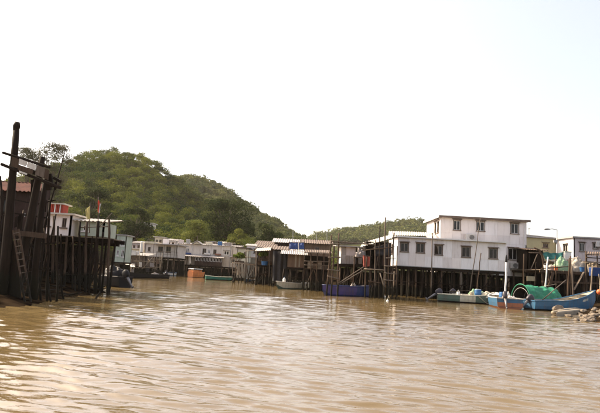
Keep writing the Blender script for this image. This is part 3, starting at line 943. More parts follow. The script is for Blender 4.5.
# leaning timber frame in the foreground
Yt = 20.2
t = thing('leaning_timber_frame', 'tall leaning frame of weathered dark timbers with torn pale sheeting, at left edge', 'timber frame', G(10, 304))
def tp(u, v, dy=0): return P(u, v, Yt + dy)
mb = MB(); mb.tube([tp(1, 306), tp(6, 255), tp(10.5, 200), tp(14, 160), tp(16.3, 130)], [.20, .18, .16, .14, .12], 8); mb.build('post', 'wood_dark', t, smooth=True)
mb = MB(); mb.tube([tp(15.8, 132), tp(16.6, 126), tp(17.6, 122)], [.11, .14, .09], 8); mb.build('post_head', 'wood_dark', t, smooth=True)
mb = MB(); mb.tube([tp(14, 304, .4), tp(22, 262, .4), tp(30, 222, .4), tp(37, 185, .4), tp(42.5, 157, .4)], [.19, .18, .16, .14, .11], 8); mb.build('post', 'wood_dark', t, smooth=True)
mb = MB(); mb.tube([tp(33, 304, .9), tp(36, 262, .9), tp(41, 215, .9), tp(47, 171, .9)], [.15, .14, .13, .10], 8); mb.build('post', 'wood_dark', t, smooth=True)
mb = MB(); mb.bar(tp(2.5, 152.5, -.2), tp(50, 167.5, -.2), .12, .10); mb.build('rail', 'wood_dark', t, bevel=.02)
mb = MB(); mb.bar(tp(1, 164, -.2), tp(61, 188, -.2), .12, .12); mb.build('rail', 'wood_dark', t, bevel=.02)
mb = MB(); mb.bar(tp(10, 165, .55), tp(52, 178, .55), .12, .18); mb.build('rail', 'wood_dark', t)
pieces = [((12, 156.5), (19, 159), (18, 168.5), (11, 166), 'wood_brown'), ((19.3, 158.5), (27, 161.5), (26, 166.5), (18.5, 164), 'tarp_white'), ((18.6, 164.5), (33, 169.5), (32, 174.5), (18, 169.6), 'wood_brown'),
          ((27.5, 161.8), (36, 164.8), (35, 170.5), (27, 167), 'tarp_white'), ((36.5, 165), (45, 168), (43.5, 178), (35, 174.5), 'wood_grey'), ((45.3, 168.3), (49, 170), (48, 180), (44, 178.4), 'wood_brown'), ((19, 170.5), (27, 173.2), (26.5, 175), (19, 172.4), 'tarp_white')]
for i, (a, b_, c, d, m_) in enumerate(pieces):
    dy = -.32 - random.uniform(0, .05)
    mb = MB(); mb.slab([tp(*d, dy), tp(*c, dy), tp(*b_, dy), tp(*a, dy)], .03); mb.build('torn_sheet' if m_ == 'tarp_white' else 'plank', m_, t)
for a, b_, w in (((46, 172), (49, 190), .16), ((50, 174), (52, 187), .13), ((54, 178), (60.5, 181.5), .15), ((43, 176), (58, 188), .10), ((56, 182), (55, 190), .08)):
    mb = MB(); mb.bar(tp(*a, .1), tp(*b_, .1), w, w * .7); mb.build('broken_plank', 'wood_dark', t)
mb = MB(); mb.bar(tp(8, 232, .2), tp(46, 236, .2), .15, .2); mb.build('cross_beam', 'wood_brown', t)
mb = MB(); mb.bar(tp(-6, 255, .2), tp(30, 258, .2), .12, .16); mb.build('cross_beam', 'wood_dark', t)
for a, b_, r_ in (((27, 302), (36, 205), .05), (((42, 300)), (33, 196), .045), ((48, 299), (50, 200), .055), ((9, 300), (24, 210), .05), ((3, 250), (0, 176), .06), ((52, 298), (44, 228), .04), ((36, 300), (56, 214), .04), ((22, 303), (8, 236), .05), ((57, 297), (58, 226), .05), ((-4, 300), (4, 215), .08)):
    mb = MB(); mb.pole(P(*a, Yt + 1.2) + Vector((0, 0, -.3)), P(*b_, Yt + 1.2), r_, r_ * .8, 6, .04, 7); mb.build('thin_pole', random.choice(('wood_dark', 'wood_brown')), t, smooth=True)
for a, b_, w in (((4, 212), (46, 218), .10), ((-4, 196), (30, 203), .08), ((20, 246), (56, 243), .09), ((12, 274), (50, 268), .08), ((18, 222), (40, 262), .07), ((40, 226), (14, 270), .07), ((30, 206), (56, 200), .06)):
    mb = MB(); mb.bar(P(*a, Yt + 1.1), P(*b_, Yt + 1.1), w, w * .6); mb.build('cross_plank', random.choice(('wood_dark', 'wood_brown', 'wood_dark')), t)
for k in range(9):
    u = random.uniform(0, 50); v = random.uniform(172, 260); hh = random.uniform(10, 26)
    mb = MB(); mb.slab([P(u, v + hh, Yt + .95), P(u + random.uniform(2, 4), v + hh - 1, Yt + .95), P(u + 4 + random.uniform(-1, 2), v, Yt + .95), P(u + 1, v + 1, Yt + .95)], .03); mb.build('loose_board', random.choice(('wood_dark', 'wood_brown', 'wall_mauve')), t)
for k in range(7):                          # boarded lower side
    u = -6 + k * 3.3
    mb = MB(); mb.slab([tp(u + 4.5, 305 + .2 * k, .15), tp(u + 7.6, 305 + .2 * k, .15), tp(u + 3.0, 240 + random.uniform(-7, 7), .15), tp(u, 240 + random.uniform(-7, 7), .15)], .04)
    mb.build('board', 'wood_dark', t)
t = thing('ladder', 'dark wooden ladder leaning at the foot of the timber frame', 'ladder', G(25, 303))
for a, b_ in (((13, 230), (25, 303)), ((18.5, 229), (31, 302))):
    mb = MB(); mb.bar(P(*a, Yt - .35), P(*b_, Yt - .35), .06, .05); mb.build('rail', 'wood_brown', t)
for k in range(11):
    s_ = (k + .5) / 11
    mb = MB(); mb.bar(P(13 + 12 * s_, 230 + 73 * s_, Yt - .36), P(18.5 + 12.5 * s_, 229 + 73 * s_, Yt - .36), .04, .03); mb.build('rung', 'wood_grey', t)
post('thin bare pole slanting up beside the torn timber frame', 64.5, 153, 24, 300, 21.4, .045, 'wood_dark', 'slanting_pole', None, cat='pole', taper=.5)

# stakes and planks on the mud under the jetty
for k in range(16):
    u, v = random.uniform(28, 102), random.uniform(284, 299)
    p = G(u, v); gz = float(height(np.array([p.x]), np.array([p.y]))[0])
    if gz < -.25: continue
    hh = random.uniform(.5, 1.7)
    b_ = Vector((p.x, p.y, gz - .2))
    o = MB().pole(b_, b_ + Vector((random.gauss(0, .25), random.gauss(0, .2), hh)), .05, .04, 4, .02, 7).build('broken_stake', 'wood_dark', None, smooth=True, loc=b_)
    tag(o, 'short broken stake in the mud under the jetty', 'stake', 'broken stakes in the mud under the jetty')
for k in range(18):
    u, v = random.uniform(24, 100), random.uniform(285, 301)
    p = G(u, v); gz = float(height(np.array([p.x]), np.array([p.y]))[0])
    if gz < -.2: continue
    a = random.uniform(-.7, .7); L = random.uniform(.5, 1.6)
    d = Vector((math.cos(a), math.sin(a), 0)) * L / 2
    c = Vector((p.x, p.y, max(gz, 0) + .05))
    o = MB().bar(c - d, c + d + Vector((0, 0, random.uniform(0, .25))), random.uniform(.1, .22), .05).build('driftwood_plank', random.choice(('wood_brown', 'wood_dark', 'wood_dark')), None, loc=c)
    tag(o, 'loose driftwood plank lying on the mud under the jetty', 'driftwood', 'driftwood on the mud under the jetty')

# white house on the jetty with the red roof cabin
h = House('jetty_house', 'white jetty house with a red cabin on its roof, behind the stilts', 38, 71, 235.5, 214.5, 30.6, 1.6, 'wall_white')
wins = [h.win(62, 66.5, 218, 227.5), h.win(45, 50, 218, 226)]
h.walls(front=wins)
for w_ in wins: window(h.front, *w_, h.t, frame='trim_brown', sill=True)
h.flat_roof('roof_white', .1, .25)
c0, c1 = P(49, 209, 31.0), P(63, 209, 31.0)
zr = h.ze + .104; zt = P(58, 204.5, 31.0).z
cab = MB(); cab.box(c0.x, c1.x, 31.0, 31.7, zr, zt); cab.build('cabin_wall', 'paint_red', h.t)
for k in range(8):
    x = c0.x + (c1.x - c0.x) * (k + .5) / 8
    mb = MB(); mb.box(x - .03, x + .03, 30.95, 31.0, zr, zt); mb.build('cabin_batten', 'paint_red' if k % 3 else 'trim_white', h.t)
mb = MB(); mb.box(c0.x - .15, c1.x + .15, 30.8, 31.9, zt + .003, zt + .07); mb.build('cabin_roof', 'roof_white', h.t)
h = House('jetty_shed', 'low pale green shed behind the flags at the jetty end', 78.5, 104, 236, 222, 31.0, 2.2, 'wall_green', 'shed')
wins = [h.win(83, 88, 225, 231)]
h.walls(front=wins); window(h.front, *wins[0], h.t, frame='trim_white')
h.tin_roof('roof_white', over=.3, rise=.35)
def flag(label, u, vt, vb, Y, fv0, fv1, w, m_, m2):
    base = P(u - .5, vb, Y)
    t = thing('flagpole', label, 'flag', base, 'hanging flags on the jetty')
    mb = MB(); mb.pole(base, P(u, vt, Y), .03, .02, 5, .01, 6); mb.build('pole', 'wood_grey', t, smooth=True)
    a, b_ = P(u, fv0, Y - .03), P(u + .2, fv1, Y - .03)
    k = w * Y / F
    mb = drape(a, a + Vector((k, -.1, -.18)), b_ + Vector((k * .55, -.15, -.05)), b_, 8, 12, 0, .05, u)
    f = mb.build('cloth', m_, t, smooth=True)
    mb = drape(a + Vector((k * 1.02, -.11, -.20)), a + Vector((k * 1.35, -.12, -.25)), b_ + Vector((k * .8, -.16, -.05)), b_ + Vector((k * .57, -.15, -.05)), 4, 12, 0, .05, u)
    mb.build('cloth_edge', m2, t, smooth=True)
flag('pale yellow green flag hanging limp on the jetty', 90, 203, 233, 30, 206, 219, -2.6, 'cloth_flagpale', 'cloth_flagpale')
flag('red and white flag hanging limp on the taller pole', 98.5, 197, 234, 30, 200, 212.5, 2.6, 'cloth_flagred', 'tarp_white')
post('crooked bare stick angled over the right end of the jetty', 112, 213, 97, 229, 30, .03, 'wood_grey', 'crooked_stick', None, cat='stick', zb=1)

# pale green two storey house beyond the jetty
h = House('green_house', 'pale green two storey house beyond the jetty end', 115, 125.5, 262, 235.5, 74.0, 2.8, 'wall_green')
wins = [h.win(116.5, 119, 240, 245), h.win(121, 124, 240, 246), h.win(116.5, 119, 250, 256), h.win(121, 124, 250, 257)]
h.walls(front=wins)
for w_ in wins: window(h.front, *w_, h.t, frame='trim_white', fw=.06)
h.flat_roof('roof_grey', .15, .2)
stilts(h.t, h.x0, h.x1, h.y0 + .1, h.y1 - .2, h.zf, 1.2, 2, .1); joists(h.t, h.x0, h.x1, h.y0 + .02, h.y1, h.zf - .003); h.undercroft()

# hillside hut
Yh = 150.0
h = House('hillside_hut', 'small white hut with stepped flat roofs up among the hillside trees', 143.5, 152, 233, 223.5, Yh, 4, 'wall_white', 'hut', zbase=6)
wins = [h.win(145, 147, 226, 229.5)]
h.walls(front=wins); window(h.front, *wins[0], h.t, frame='trim_brown', fw=.08); h.flat_roof('roof_white', .25, .4)
mb = MB(); mb.box(h.x0 + .05, h.x1 + 1.9, h.y0 + .05, h.y1, h.zf - 4, h.zf - .004); mb.build('plinth', 'concrete', h.t)
mb = MB(); a = P(153, 231, Yh); b_ = P(158, 231, Yh); mb.box(h.x1 + .005, b_.x, h.y0 + .3, h.y1, h.zf, a.z); mb.build('lean_to', 'wall_cream', h.t)
mb = MB(); mb.box(h.x1 + .01, b_.x + .4, h.y0 - .3, h.y1, a.z + .004, a.z + .22); mb.build('lean_to_roof', 'roof_white', h.t)

# ================================================================== FAR END OF THE CREEK
Ya = 90.0
h = House('stilt_house', 'pale stilt house with balcony and roof tank at the far left of the creek', 145, 177, 257, 244.2, Ya, 7, 'wall_beige')
wins = [h.win(148, 150.5, 247, 251), h.win(158, 163, 246.5, 252), h.win(166, 171, 246.5, 252.5)]
h.walls(front=wins)
for w_ in wins: window(h.front, *w_, h.t, frame='trim_brown', fw=.07)
mb = MB(); a, b_ = P(154, 244.6, Ya - 1.4), P(178.5, 244.6, Ya - 1.4)
mb.hexa([(a.x, Ya - 1.4, h.ze - .08), (b_.x, Ya - 1.4, h.ze - .08), (b_.x, Ya + 7.3, h.ze + .01), (a.x, Ya + 7.3, h.ze + .01), (a.x, Ya - 1.4, h.ze + .06), (b_.x, Ya - 1.4, h.ze + .06), (b_.x, Ya + 7.3, h.ze + .16), (a.x, Ya + 7.3, h.ze + .16)]); mb.build('eave_roof', 'roof_grey', h.t)
mb = MB(); mb.box(h.x0 - .1, a.x - .01, Ya - .3, Ya + 7.2, h.ze + .004, h.ze + .35); mb.build('parapet_roof', 'wall_cream', h.t)
mb = MB(); p = P(166, 241.5, Ya + 2); box_on(mb, (p.x, p.y, h.ze + .10), .9, .8, p.z - h.ze + .35); mb.build('roof_box', 'wall_white', h.t)
mb = MB(); mb.box(a.x, b_.x, Ya - 1.4, Ya - .01, h.zf - .1, h.zf); mb.build('balcony_floor', 'wood_grey', h.t)
for zz in (.45, .95):
    mb = MB(); mb.bar((a.x, Ya - 1.36, h.zf + zz), (b_.x, Ya - 1.36, h.zf + zz), .06, .06); mb.build('balcony_rail', 'wood_pale', h.t)
for k in range(8):
    x = a.x + (b_.x - a.x) * k / 7
    mb = MB(); mb.bar((x, Ya - 1.36, h.zf + .001), (x, Ya - 1.36, h.zf + (.95 if k % 3 else h.h - .1)), .07, .07); mb.build('balcony_post', 'wood_grey', h.t)
stilts(h.t, h.x0 + .3, h.x1, h.y0 - 1.2, h.y1 - .3, h.zf - .1, 1.0, 3, .09, mats=['wood_dark', 'wood_brown', 'wood_grey'])
joists(h.t, h.x0, h.x1, h.y0 + .02, h.y1, h.zf - .003); h.undercroft()
t0 = P(141.5, 252, Ya + .5)
t = thing('water_tank', 'white upright cylinder tank at the left end of the far stilt house', 'tank', t0)
mb = MB(); zt = P(141.5, 241.5, Ya + .5).z; mb.lathe(t0, [(0, 0), (.32, 0), (.32, zt - t0.z - .1), (.25, zt - t0.z), (0, zt - t0.z + .03)], 14); mb.build('shell', 'plastic_white', t, smooth=False)
mb = MB(); mb.tube([t0 + Vector((0, 0, -.003)), t0 + Vector((0, 0, -1.3))], .25, 8); mb.build('stand', 'wood_dark', t)
# cluttered shack in front
h = House('shack', 'cluttered grey plank shack with white sheets left of the far stilt house', 127, 146, 266, 255.5, 82, 4, 'wood_grey', 'shack')
wins = [h.win(136, 139, 258, 264), h.win(129, 131.5, 259, 263)]
h.walls(front=wins)
for w_ in wins: window(h.front, *w_, h.t, frame='wood_pale', fw=.06, sill=False)
h.tin_roof('roof_white', .4, .5)
mb = MB(); mb.corr(P(125, 266.5, 80), P(135, 267, 80), P(135, 263.5, 81.9), P(126, 263, 81.9), 6, .03); mb.build('porch_roof', 'roof_white', h.t)
for u in (125.5, 130, 134.5):
    mb = MB(); mb.pole(P(u, 267, 80.1), P(u, 278, 80.1) + Vector((0, 0, -.3)), .05, .06, 3, .02, 6); mb.build('porch_post', 'wood_pale', h.t)
mb = drape(P(131, 250, 81.4), P(139, 251, 81.4), P(139.5, 255, 81.2), P(130, 255.5, 81.2), 10, 6, .05, .08, 3.1); mb.build('hung_sheet', 'tarp_white', h.t, smooth=True)
for u, vt, vb, r in ((137, 252, 275, .05), (141, 256, 276, .05), (145, 254, 276, .06), (149, 256, 276, .05), (153, 255, 276, .05), (157, 257, 276, .06), (161, 256, 275, .05)):
    mb = MB(); mb.pole(P(u, vb, 81) + Vector((0, 0, -.4)), P(u, vt, 81), r, r * .8, 4, .03, 6); mb.build('prop_pole', random.choice(('wood_pale', 'wood_grey', 'wood_brown')), h.t, smooth=True)
for a, b_ in (((134, 261), (163, 262)), ((136, 268), (162, 267)), ((138, 274), (152, 258)), ((160, 274), (148, 259))):
    mb = MB(); mb.pole(P(*a, 80.9), P(*b_, 80.9), .045, .04, 4, .03, 6); mb.build('cross_pole', 'wood_pale', h.t, smooth=True)
for k in range(16):
    u = random.uniform(126, 166); a = P(u, random.uniform(253, 262), 80.6 + random.uniform(-.5, 4)); b_ = P(u + random.gauss(0, 2.5), 276, a.y)
    mb = MB(); mb.pole(Vector((b_.x, b_.y, -.4)), a, .05, .04, 4, .03, 6); mb.build('prop_pole', random.choice(('wood_pale', 'wood_grey', 'wood_brown')), h.t, smooth=True)
for k, (u, v, w_, hh, m_) in enumerate(((139, 262, 3, 5, 'tarp_white'), (150, 263, 4, 4, 'cloth_grey'), (156, 259, 3, 5, 'wall_board'), (131, 269, 3, 4, 'wall_tin'), (146, 268, 3.5, 4, 'tarp_dark'))):
    mb = drape(P(u, v, 80.5), P(u + w_, v + .2, 80.5), P(u + w_, v + hh, 80.4), P(u, v + hh, 80.4), 8, 6, .03, .12, k * 2.7); mb.build('hung_sheet', m_, h.t, smooth=True)
stilts(h.t, h.x0, h.x1, h.y0 + .1, h.y1 - .2, h.zf - .05, 1.0, 2, .07, 'wood_brown')
joists(h.t, h.x0, h.x1, h.y0 + .02, h.y1, h.zf - .003); h.undercroft()

# long white row
Yr = 101.0
h = House('row_house', 'long pale beige two storey row house with glazed verandah across the creek end', 177.5, 238, 266, 245.2, Yr, 8, 'wall_beige')
wins = [h.win(186, 189, 248, 253), h.win(202.5, 206.2, 248.5, 253.5), h.win(207.8, 210.5, 249, 253.5), h.win(213.3, 216.5, 249.5, 254), h.win(224, 229, 251, 255), h.win(181, 183.5, 248, 253), h.win(231, 235, 259, 263.5)]
h.walls(front=wins)
for i, w_ in enumerate(wins): window(h.front, *w_, h.t, frame='trim_brown' if i % 2 else 'trim_white', fw=.09, sill=True, hood='roof_grey' if i == 4 else None)
h.tin_roof('roof_grey', .35, .6, wave=.4); h.gable_sides(.6)
# verandah
va, vb_ = P(172, 262, Yr - 2).x, P(222, 262, Yr - 2).x
zv0, zv1 = P(205, 265.5, Yr - 2).z, P(205, 257, Yr - 2).z
mb = MB(); mb.corr((va - .3, Yr - 2.4, zv1), (vb_ + .3, Yr - 2.4, zv1), (vb_ + .3, Yr - .005, zv1 + .45), (va - .3, Yr - .005, zv1 + .45), 26, .03); mb.build('verandah_roof', 'roof_grey', h.t)
xp = P(194.5, 262, Yr - 2).x
fr = Frame((xp, Yr - 2, zv0), (1, 0, 0), (0, -1, 0), vb_ - xp, zv1 - zv0)
ops = []
nwn = 9
for k in range(nwn):
    a0 = fr.w * (k + .16) / nwn; a1 = fr.w * (k + .84) / nwn
    ops.append([a0, a1, fr.h * .50, fr.h * .93])
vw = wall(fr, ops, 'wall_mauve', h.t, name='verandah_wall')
for o_ in ops: window(fr, *o_, h.t, panes=1, frame='trim_white', fw=.06, sill=False)
mb = MB(); mb.box(va, vb_, Yr - 2, Yr - .005, zv0 - .15, zv0 - .003); mb.build('verandah_floor', 'wood_dark', h.t)
for u in (174, 178, 182, 187, 191):
    p = P(u, 262, Yr - 1.9)
    mb = MB(); mb.bar((p.x, Yr - 1.9, zv0), (p.x, Yr - 1.9, zv1), .12, .12); mb.build('verandah_post', 'wood_dark', h.t)
mb = drape(P(189, 257.5, Yr - 2.1), P(191, 257.5, Yr - 2.1), P(191.2, 263.5, Yr - 2.1), P(188.8, 263.5, Yr - 2.1), 6, 6, 0, .08, 5); mb.build('hung_cloth', 'tarp_white', h.t, smooth=True)
for u, v, w_, m_ in ((184, 254, 7, 'tarp_blue'), (204, 254.3, 6, 'tarp_white'), (215, 255, 6, 'roof_rust'), (229, 257, 8, 'roof_grey')):
    mb = MB(); mb.corr(P(u, v, Yr - 1.0), P(u + w_, v + .3, Yr - 1.0), P(u + w_, v - 1.2, Yr - .01), P(u, v - 1.5, Yr - .01), 4, .03); mb.build('awning', m_, h.t)
for u in (185, 191.5, 201.5, 212, 222, 230.5):
    a = P(u, 256, Yr - .06); mb = MB(); mb.tube([(a.x, Yr - .06, h.zf), (a.x, Yr - .06, h.ze)], .06, 6); mb.build('drain_pipe', random.choice(('trim_brown', 'metal_grey', 'trim_white')), h.t)
for u, w_, hh, m_ in ((181, .9, .7, 'wall_pink'), (188, .7, .9, 'metal_grey'), (209, 1.2, .6, 'wall_cream'), (220, .8, .8, 'plastic_blue'), (228, 1.4, .7, 'wall_tin')):
    a = P(u, 245, Yr + 1.5); mb = MB(); box_on(mb, (a.x, Yr + 1.5, h.ze + .1), w_, .8, hh); mb.build('roof_box', m_, h.t, bevel=.04)
# little gabled porch on the roof
g0, g1 = P(192.5, 245, Yr - .6), P(201, 245, Yr - .6)
zg = P(197, 241.3, Yr - .6).z
mb = MB(); xm = (g0.x + g1.x) / 2; zz = h.ze + .06
mb.add([(g0.x, Yr - .6, zz), (g1.x, Yr - .6, zz), (xm, Yr - .6, zg), (g0.x, Yr + 2.5, zz), (g1.x, Yr + 2.5, zz), (xm, Yr + 2.5, zg)], [(0, 1, 2), (5, 4, 3), (0, 2, 5, 3), (2, 1, 4, 5), (0, 3, 4, 1)])
mb.build('gable', 'wall_cream', h.t)
mb = MB(); mb.slab([(g0.x - .2, Yr - .9, zz - .1), (xm, Yr - .9, zg + .06), (xm, Yr + 2.5, zg + .06), (g0.x - .2, Yr + 2.5, zz - .1)], -.08); mb.slab([(xm + .001, Yr - .9, zg + .06), (g1.x + .2, Yr - .9, zz - .1), (g1.x + .2, Yr + 2.5, zz - .1), (xm + .001, Yr + 2.5, zg + .06)], -.08); mb.build('gable_roof', 'roof_grey', h.t)
mb = MB(); mb.pole((xm, Yr, zg), P(197.5, 235.5, Yr), .06, .04, 3, .01, 6); mb.build('roof_mast', 'wood_grey', h.t)
stilts(h.t, va + .1, h.x1, Yr - 1.9, Yr + 3, min(zv0, h.zf) - .16, 1.4, 3, .11, mats=['wood_dark', 'wood_brown'])
joists(h.t, h.x0, h.x1, h.y0 + .02, h.y1, h.zf - .003); h.undercroft()

# smaller houses stepping back behind the row
for i, (u0, u1, vf, ve, Y, m_, roof_, lb) in enumerate((
        (128, 139, 262, 249, 98, 'wall_cream', 'roof_white', 'small cream house between the pale green house and the white tank'),
        (131, 142, 252, 243, 108, 'wall_pink', 'roof_grey', 'small pinkish house peeping over the cream house by the tank'),
        (154, 163, 246, 237.5, 112, 'wall_cream', 'roof_white', 'small cream house behind the roof of the far stilt house'),
        (166, 176, 248, 240.5, 110, 'wall_white', 'roof_grey', 'little white house between the far stilt house and the long row'),
        (203, 214, 248, 241.8, 114, 'wall_pink', 'roof_grey', 'small pinkish upper house above the middle of the long row'),
        (218, 233, 250, 243.6, 112, 'wall_white', 'roof_white', 'white upper house above the right end of the long row'),
        (237, 249, 262, 248.5, 96, 'wall_cream', 'roof_brown', 'cream house right of the long row behind the planted deck'),
        (246, 259, 258, 246, 100, 'wall_white', 'roof_grey', 'white house behind the left side of the canopy hut'))):
    h = House('village_house', lb, u0, u1, vf, ve, Y, 4.5, m_, 'house', 'small houses of the far village')
    a_, b_ = u0 + (u1 - u0) * .18, u0 + (u1 - u0) * .58
    dv = (vf - ve)
    wins = [h.win(a_, a_ + 2.2, ve + dv * .25, ve + dv * .6), h.win(b_, b_ + 2.4, ve + dv * .25, ve + dv * .6)]
    h.walls(front=wins)
    for w_ in wins: window(h.front, *w_, h.t, frame='trim_brown', fw=.08, hood='roof_grey' if i % 2 else None)
    if i % 2: h.tin_roof(roof_, .3, .6, wave=.4); h.gable_sides(.6)
    else: h.flat_roof(roof_, .2, .25)
    mb = MB(); mb.box(h.x0 + .1, h.x1 - .1, h.y0 + .1, h.y1 - .1, 0, h.zf - .01); mb.build('base', 'concrete', h.t)

# ================================================================== MIDDLE: PLANTED DECK AND BROWN HUTS
def shrub(name, label, u, v0, v1, Y, wpx, m='leaf_plant', tint=.5, n=160, size=.10):
    base = P(u, v1, Y)
    t = thing(name, label, 'plant', base)
    w = wpx * Y / F / 2
    hh = P(u, v0, Y).z - base.z
    cs, rs, ts = [], [], []
    st = MB()
    for k in range(12):
        c = base + Vector((random.uniform(-.75, .75) * w, random.uniform(-.5, .5) * w, hh * random.uniform(.45, .85)))
        cs.append(c); r_ = w * random.uniform(.25, .42); rs.append((r_, r_, r_ * .8)); ts.append(tint + random.gauss(0, .15))
        st.tube([base + Vector((random.uniform(-.3, .3) * w, 0, .12)), c], [.02, .008], 5)
    st.build('stem', 'bark', t)
    leaf_cloud('foliage', m, np.array(cs), np.array(rs), n, size, np.clip(np.array(ts), 0, 1), t)
    mb = MB(); mb.box(base.x - w * .7, base.x + w * .7, Y - .22, Y + .22, base.z, base.z + .2); mb.build('planter_box', 'wood_brown', t)
    return t

Yp = 68.0
h = thing('planted_deck', 'rickety pole deck with leafy plants between the row house and canopy hut', 'deck', (P(239, 275, Yp).x, Yp, 0))
zd = P(240, 263, Yp).z
x0, x1 = P(231.5, 263, Yp).x, P(256, 263, Yp).x
deck_boards(h, x0, x1, Yp, Yp + 3.4, zd, bw=.35)
for u, vt, vb in ((233, 245, 281), (239, 262, 281), (246, 249, 284), (251, 262, 283), (256, 246, 284)):
    mb = MB(); mb.pole(P(u, vb, Yp - .1) + Vector((0, 0, -.4)), P(u, vt, Yp - .1), .07, .055, 5, .03, 7); mb.build('pole', random.choice(('wood_grey', 'wood_pale')), h, smooth=True)
for k in range(9):
    x = x0 + (x1 - x0) * (k + .5) / 9
    mb = MB(); mb.pole((x + random.gauss(0, .3), Yp + random.uniform(.5, 3), -.5), (x, Yp + random.uniform(.5, 3), zd - .06), .06, .05, 4, .03, 6); mb.build('stilt', 'wood_brown', h, smooth=True)
for a, b_ in (((232, 262.8), (257, 265)), ((245, 257), (257, 257.5)), ((246, 265), (257.5, 265.2)), ((233, 272), (247, 272.5)), ((236, 280), (241, 264)), ((247, 281), (255, 266)), ((243, 280), (235, 265)), ((246, 251), (258, 250))):
    mb = MB(); mb.pole(P(*a, Yp - .2), P(*b_, Yp - .2), .05, .045, 4, .02, 6); mb.build('rail', 'wood_pale', h, smooth=True)
shrub('potted_shrub', 'yellow green leafy shrub on the left end of the planted deck', 239.5, 252.5, 262.6, Yp + .8, 13, tint=.55)

# canopy hut
Yc = 62.0
h = House('canopy_hut', 'brown hut with a bright pale canopy sheet and a planter below it', 257.5, 273, 265, 248, Yc + 1.5, 4, 'wall_board', 'hut')
wins = [h.win(260, 266, 251, 258)]
h.walls(front=wins); window(h.front, *wins[0], h.t, frame='wood_brown', fw=.06)
h.tin_roof('roof_brown', .3, .7, wave=.3); h.gable_sides(.7)
mb = MB(); mb.corr(P(255, 251, Yc - .6), P(270.5, 250.2, Yc - .6), P(271.5, 247.3, Yc + 1.45), P(257.5, 247.5, Yc + 1.45), 8, .025); mb.build('canopy', 'roof_white', h.t)
for u in (256.5, 269.3):
    mb = MB(); mb.pole(P(u, 284, Yc - .5) + Vector((0, 0, -.4)), P(u, 250.5, Yc - .5), .065, .05, 5, .02, 7); mb.build('canopy_post', 'wood_grey', h.t, smooth=True)
zz = P(263, 261, Yc).z
mb = MB(); mb.box(P(256.5, 262, Yc).x, P(272, 262, Yc).x, Yc - .4, Yc + 1.49, zz - .1, zz); mb.build('porch_floor', 'wood_brown', h.t)
stilts(h.t, h.x0, h.x1, h.y0 - 1.2, h.y1 - .3, h.zf - .2, .8, 3, .075, mats=['wood_dark', 'wood_brown'])
joists(h.t, h.x0, h.x1, h.y0 + .02, h.y1, h.zf - .003); h.undercroft()
shrub('potted_shrub', 'bright green leafy shrub under the pale canopy sheet', 263, 251, 260.8, Yc + .3, 9, tint=.6, n=140)
p = P(264.5, 265.3, Yc - .2)
t = thing('blue_tub', 'blue plastic tub hung under the planter of the canopy hut', 'tub', p)
mb = MB(); mb.lathe(p, [(0, 0), (.34, 0), (.42, .42), (.46, .42), (.46, .46), (.38, .46), (.32, .05), (0, .05)], 16); mb.build('bowl', 'plastic_blue', t, smooth=False)
for k in (-1, 1):
    mb = MB(); mb.tube([p + Vector((.4 * k, 0, .44)), p + Vector((.4 * k, .02, .62))], .015, 5); mb.build('hanger', 'rope', t)

# dark tarped store
h = House('tarped_store', 'dark store draped in black tarpaulin right of the canopy hut', 273.5, 287, 279, 250, 58.5, 4, 'wood_dark', 'store')
h.walls(); h.tin_roof('roof_brown', .2, .6, wave=.3); h.gable_sides(.6)
mb = drape(P(273, 251, 58.1), P(287.5, 251.5, 58.1), P(288.5, 283, 57.7), P(272.5, 281, 57.7), 18, 14, .05, .2, 8.3); mb.build('tarpaulin', 'tarp_dark', h.t, smooth=True)
stilts(h.t, h.x0, h.x1, h.y0 + .2, h.y1 - .3, h.zf, .8, 2, .08, 'wood_dark')

# brown plank hut with the blue tarpaulin
Yb = 55.0
h = House('plank_hut', 'tan plank hut with a grey tin roof behind the cream boat', 287.5, 304, 267.5, 254, Yb, 4.5, 'wall_board', 'hut')
h.walls()
n = 9
for k in range(n):                          # wide upright boards
    a0, a1 = h.w * k / n + .01, h.w * (k + 1) / n - .01
    mb = MB(); h.front.block(mb, a0, a1, .02 + random.uniform(0, .05), h.h - .01, .004, .03 + random.uniform(0, .012)); mb.build('board', random.choice(('wall_board', 'wall_board', 'wood_pale')), h.t)
mb = MB(); mb.corr(P(280.5, 253.5, Yb - .7), P(308, 255, Yb - .7), P(307, 250.0, Yb + 5), P(282, 248.8, Yb + 5), 14, .03); mb.build('roof', 'roof_grey', h.t)
stilts(h.t, h.x0 - .3, h.x1, h.y0 + .1, h.y1 - .3, h.zf - .2, .6, 3, .075, mats=['wood_dark', 'wood_dark', 'wood_brown'])
joists(h.t, h.x0, h.x1, h.y0 + .02, h.y1, h.zf - .003); h.undercroft()
# blue tarp on a rack above
t = thing('blue_tarpaulin_rack', 'deep blue tarpaulin hung over a pole rack above the plank hut', 'tarpaulin', P(296, 250, Yb + 3.5))
mb = drape(P(289.5, 242.5, Yb + 3.3), P(304, 242.8, Yb + 3.3), P(304.3, 249.2, Yb + 3.1), P(289.3, 248.8, Yb + 3.1), 16, 8, 0, .12, 2.2); mb.build('sheet', 'tarp_blue', t, smooth=True)
for u in (289.2, 294, 299, 304.3):
    mb = MB(); mb.pole(P(u, 253, Yb + 3.5), P(u, 241.5, Yb + 3.5), .05, .04, 3, .01, 6); mb.build('rack_post', 'wood_pale' if u == 299 else 'wood_brown', t)
mb = MB(); mb.pole(P(288.5, 242.2, Yb + 3.4), P(305, 242.5, Yb + 3.4), .04, .04, 3, .01, 6); mb.build('rack_rail', 'wood_pale', t)
mb = MB(); mb.bar(P(298.4, 242, Yb + 3.0), P(298.6, 249.5, Yb + 2.9), .10, .03); mb.build('pale_strap', 'tarp_white', t)
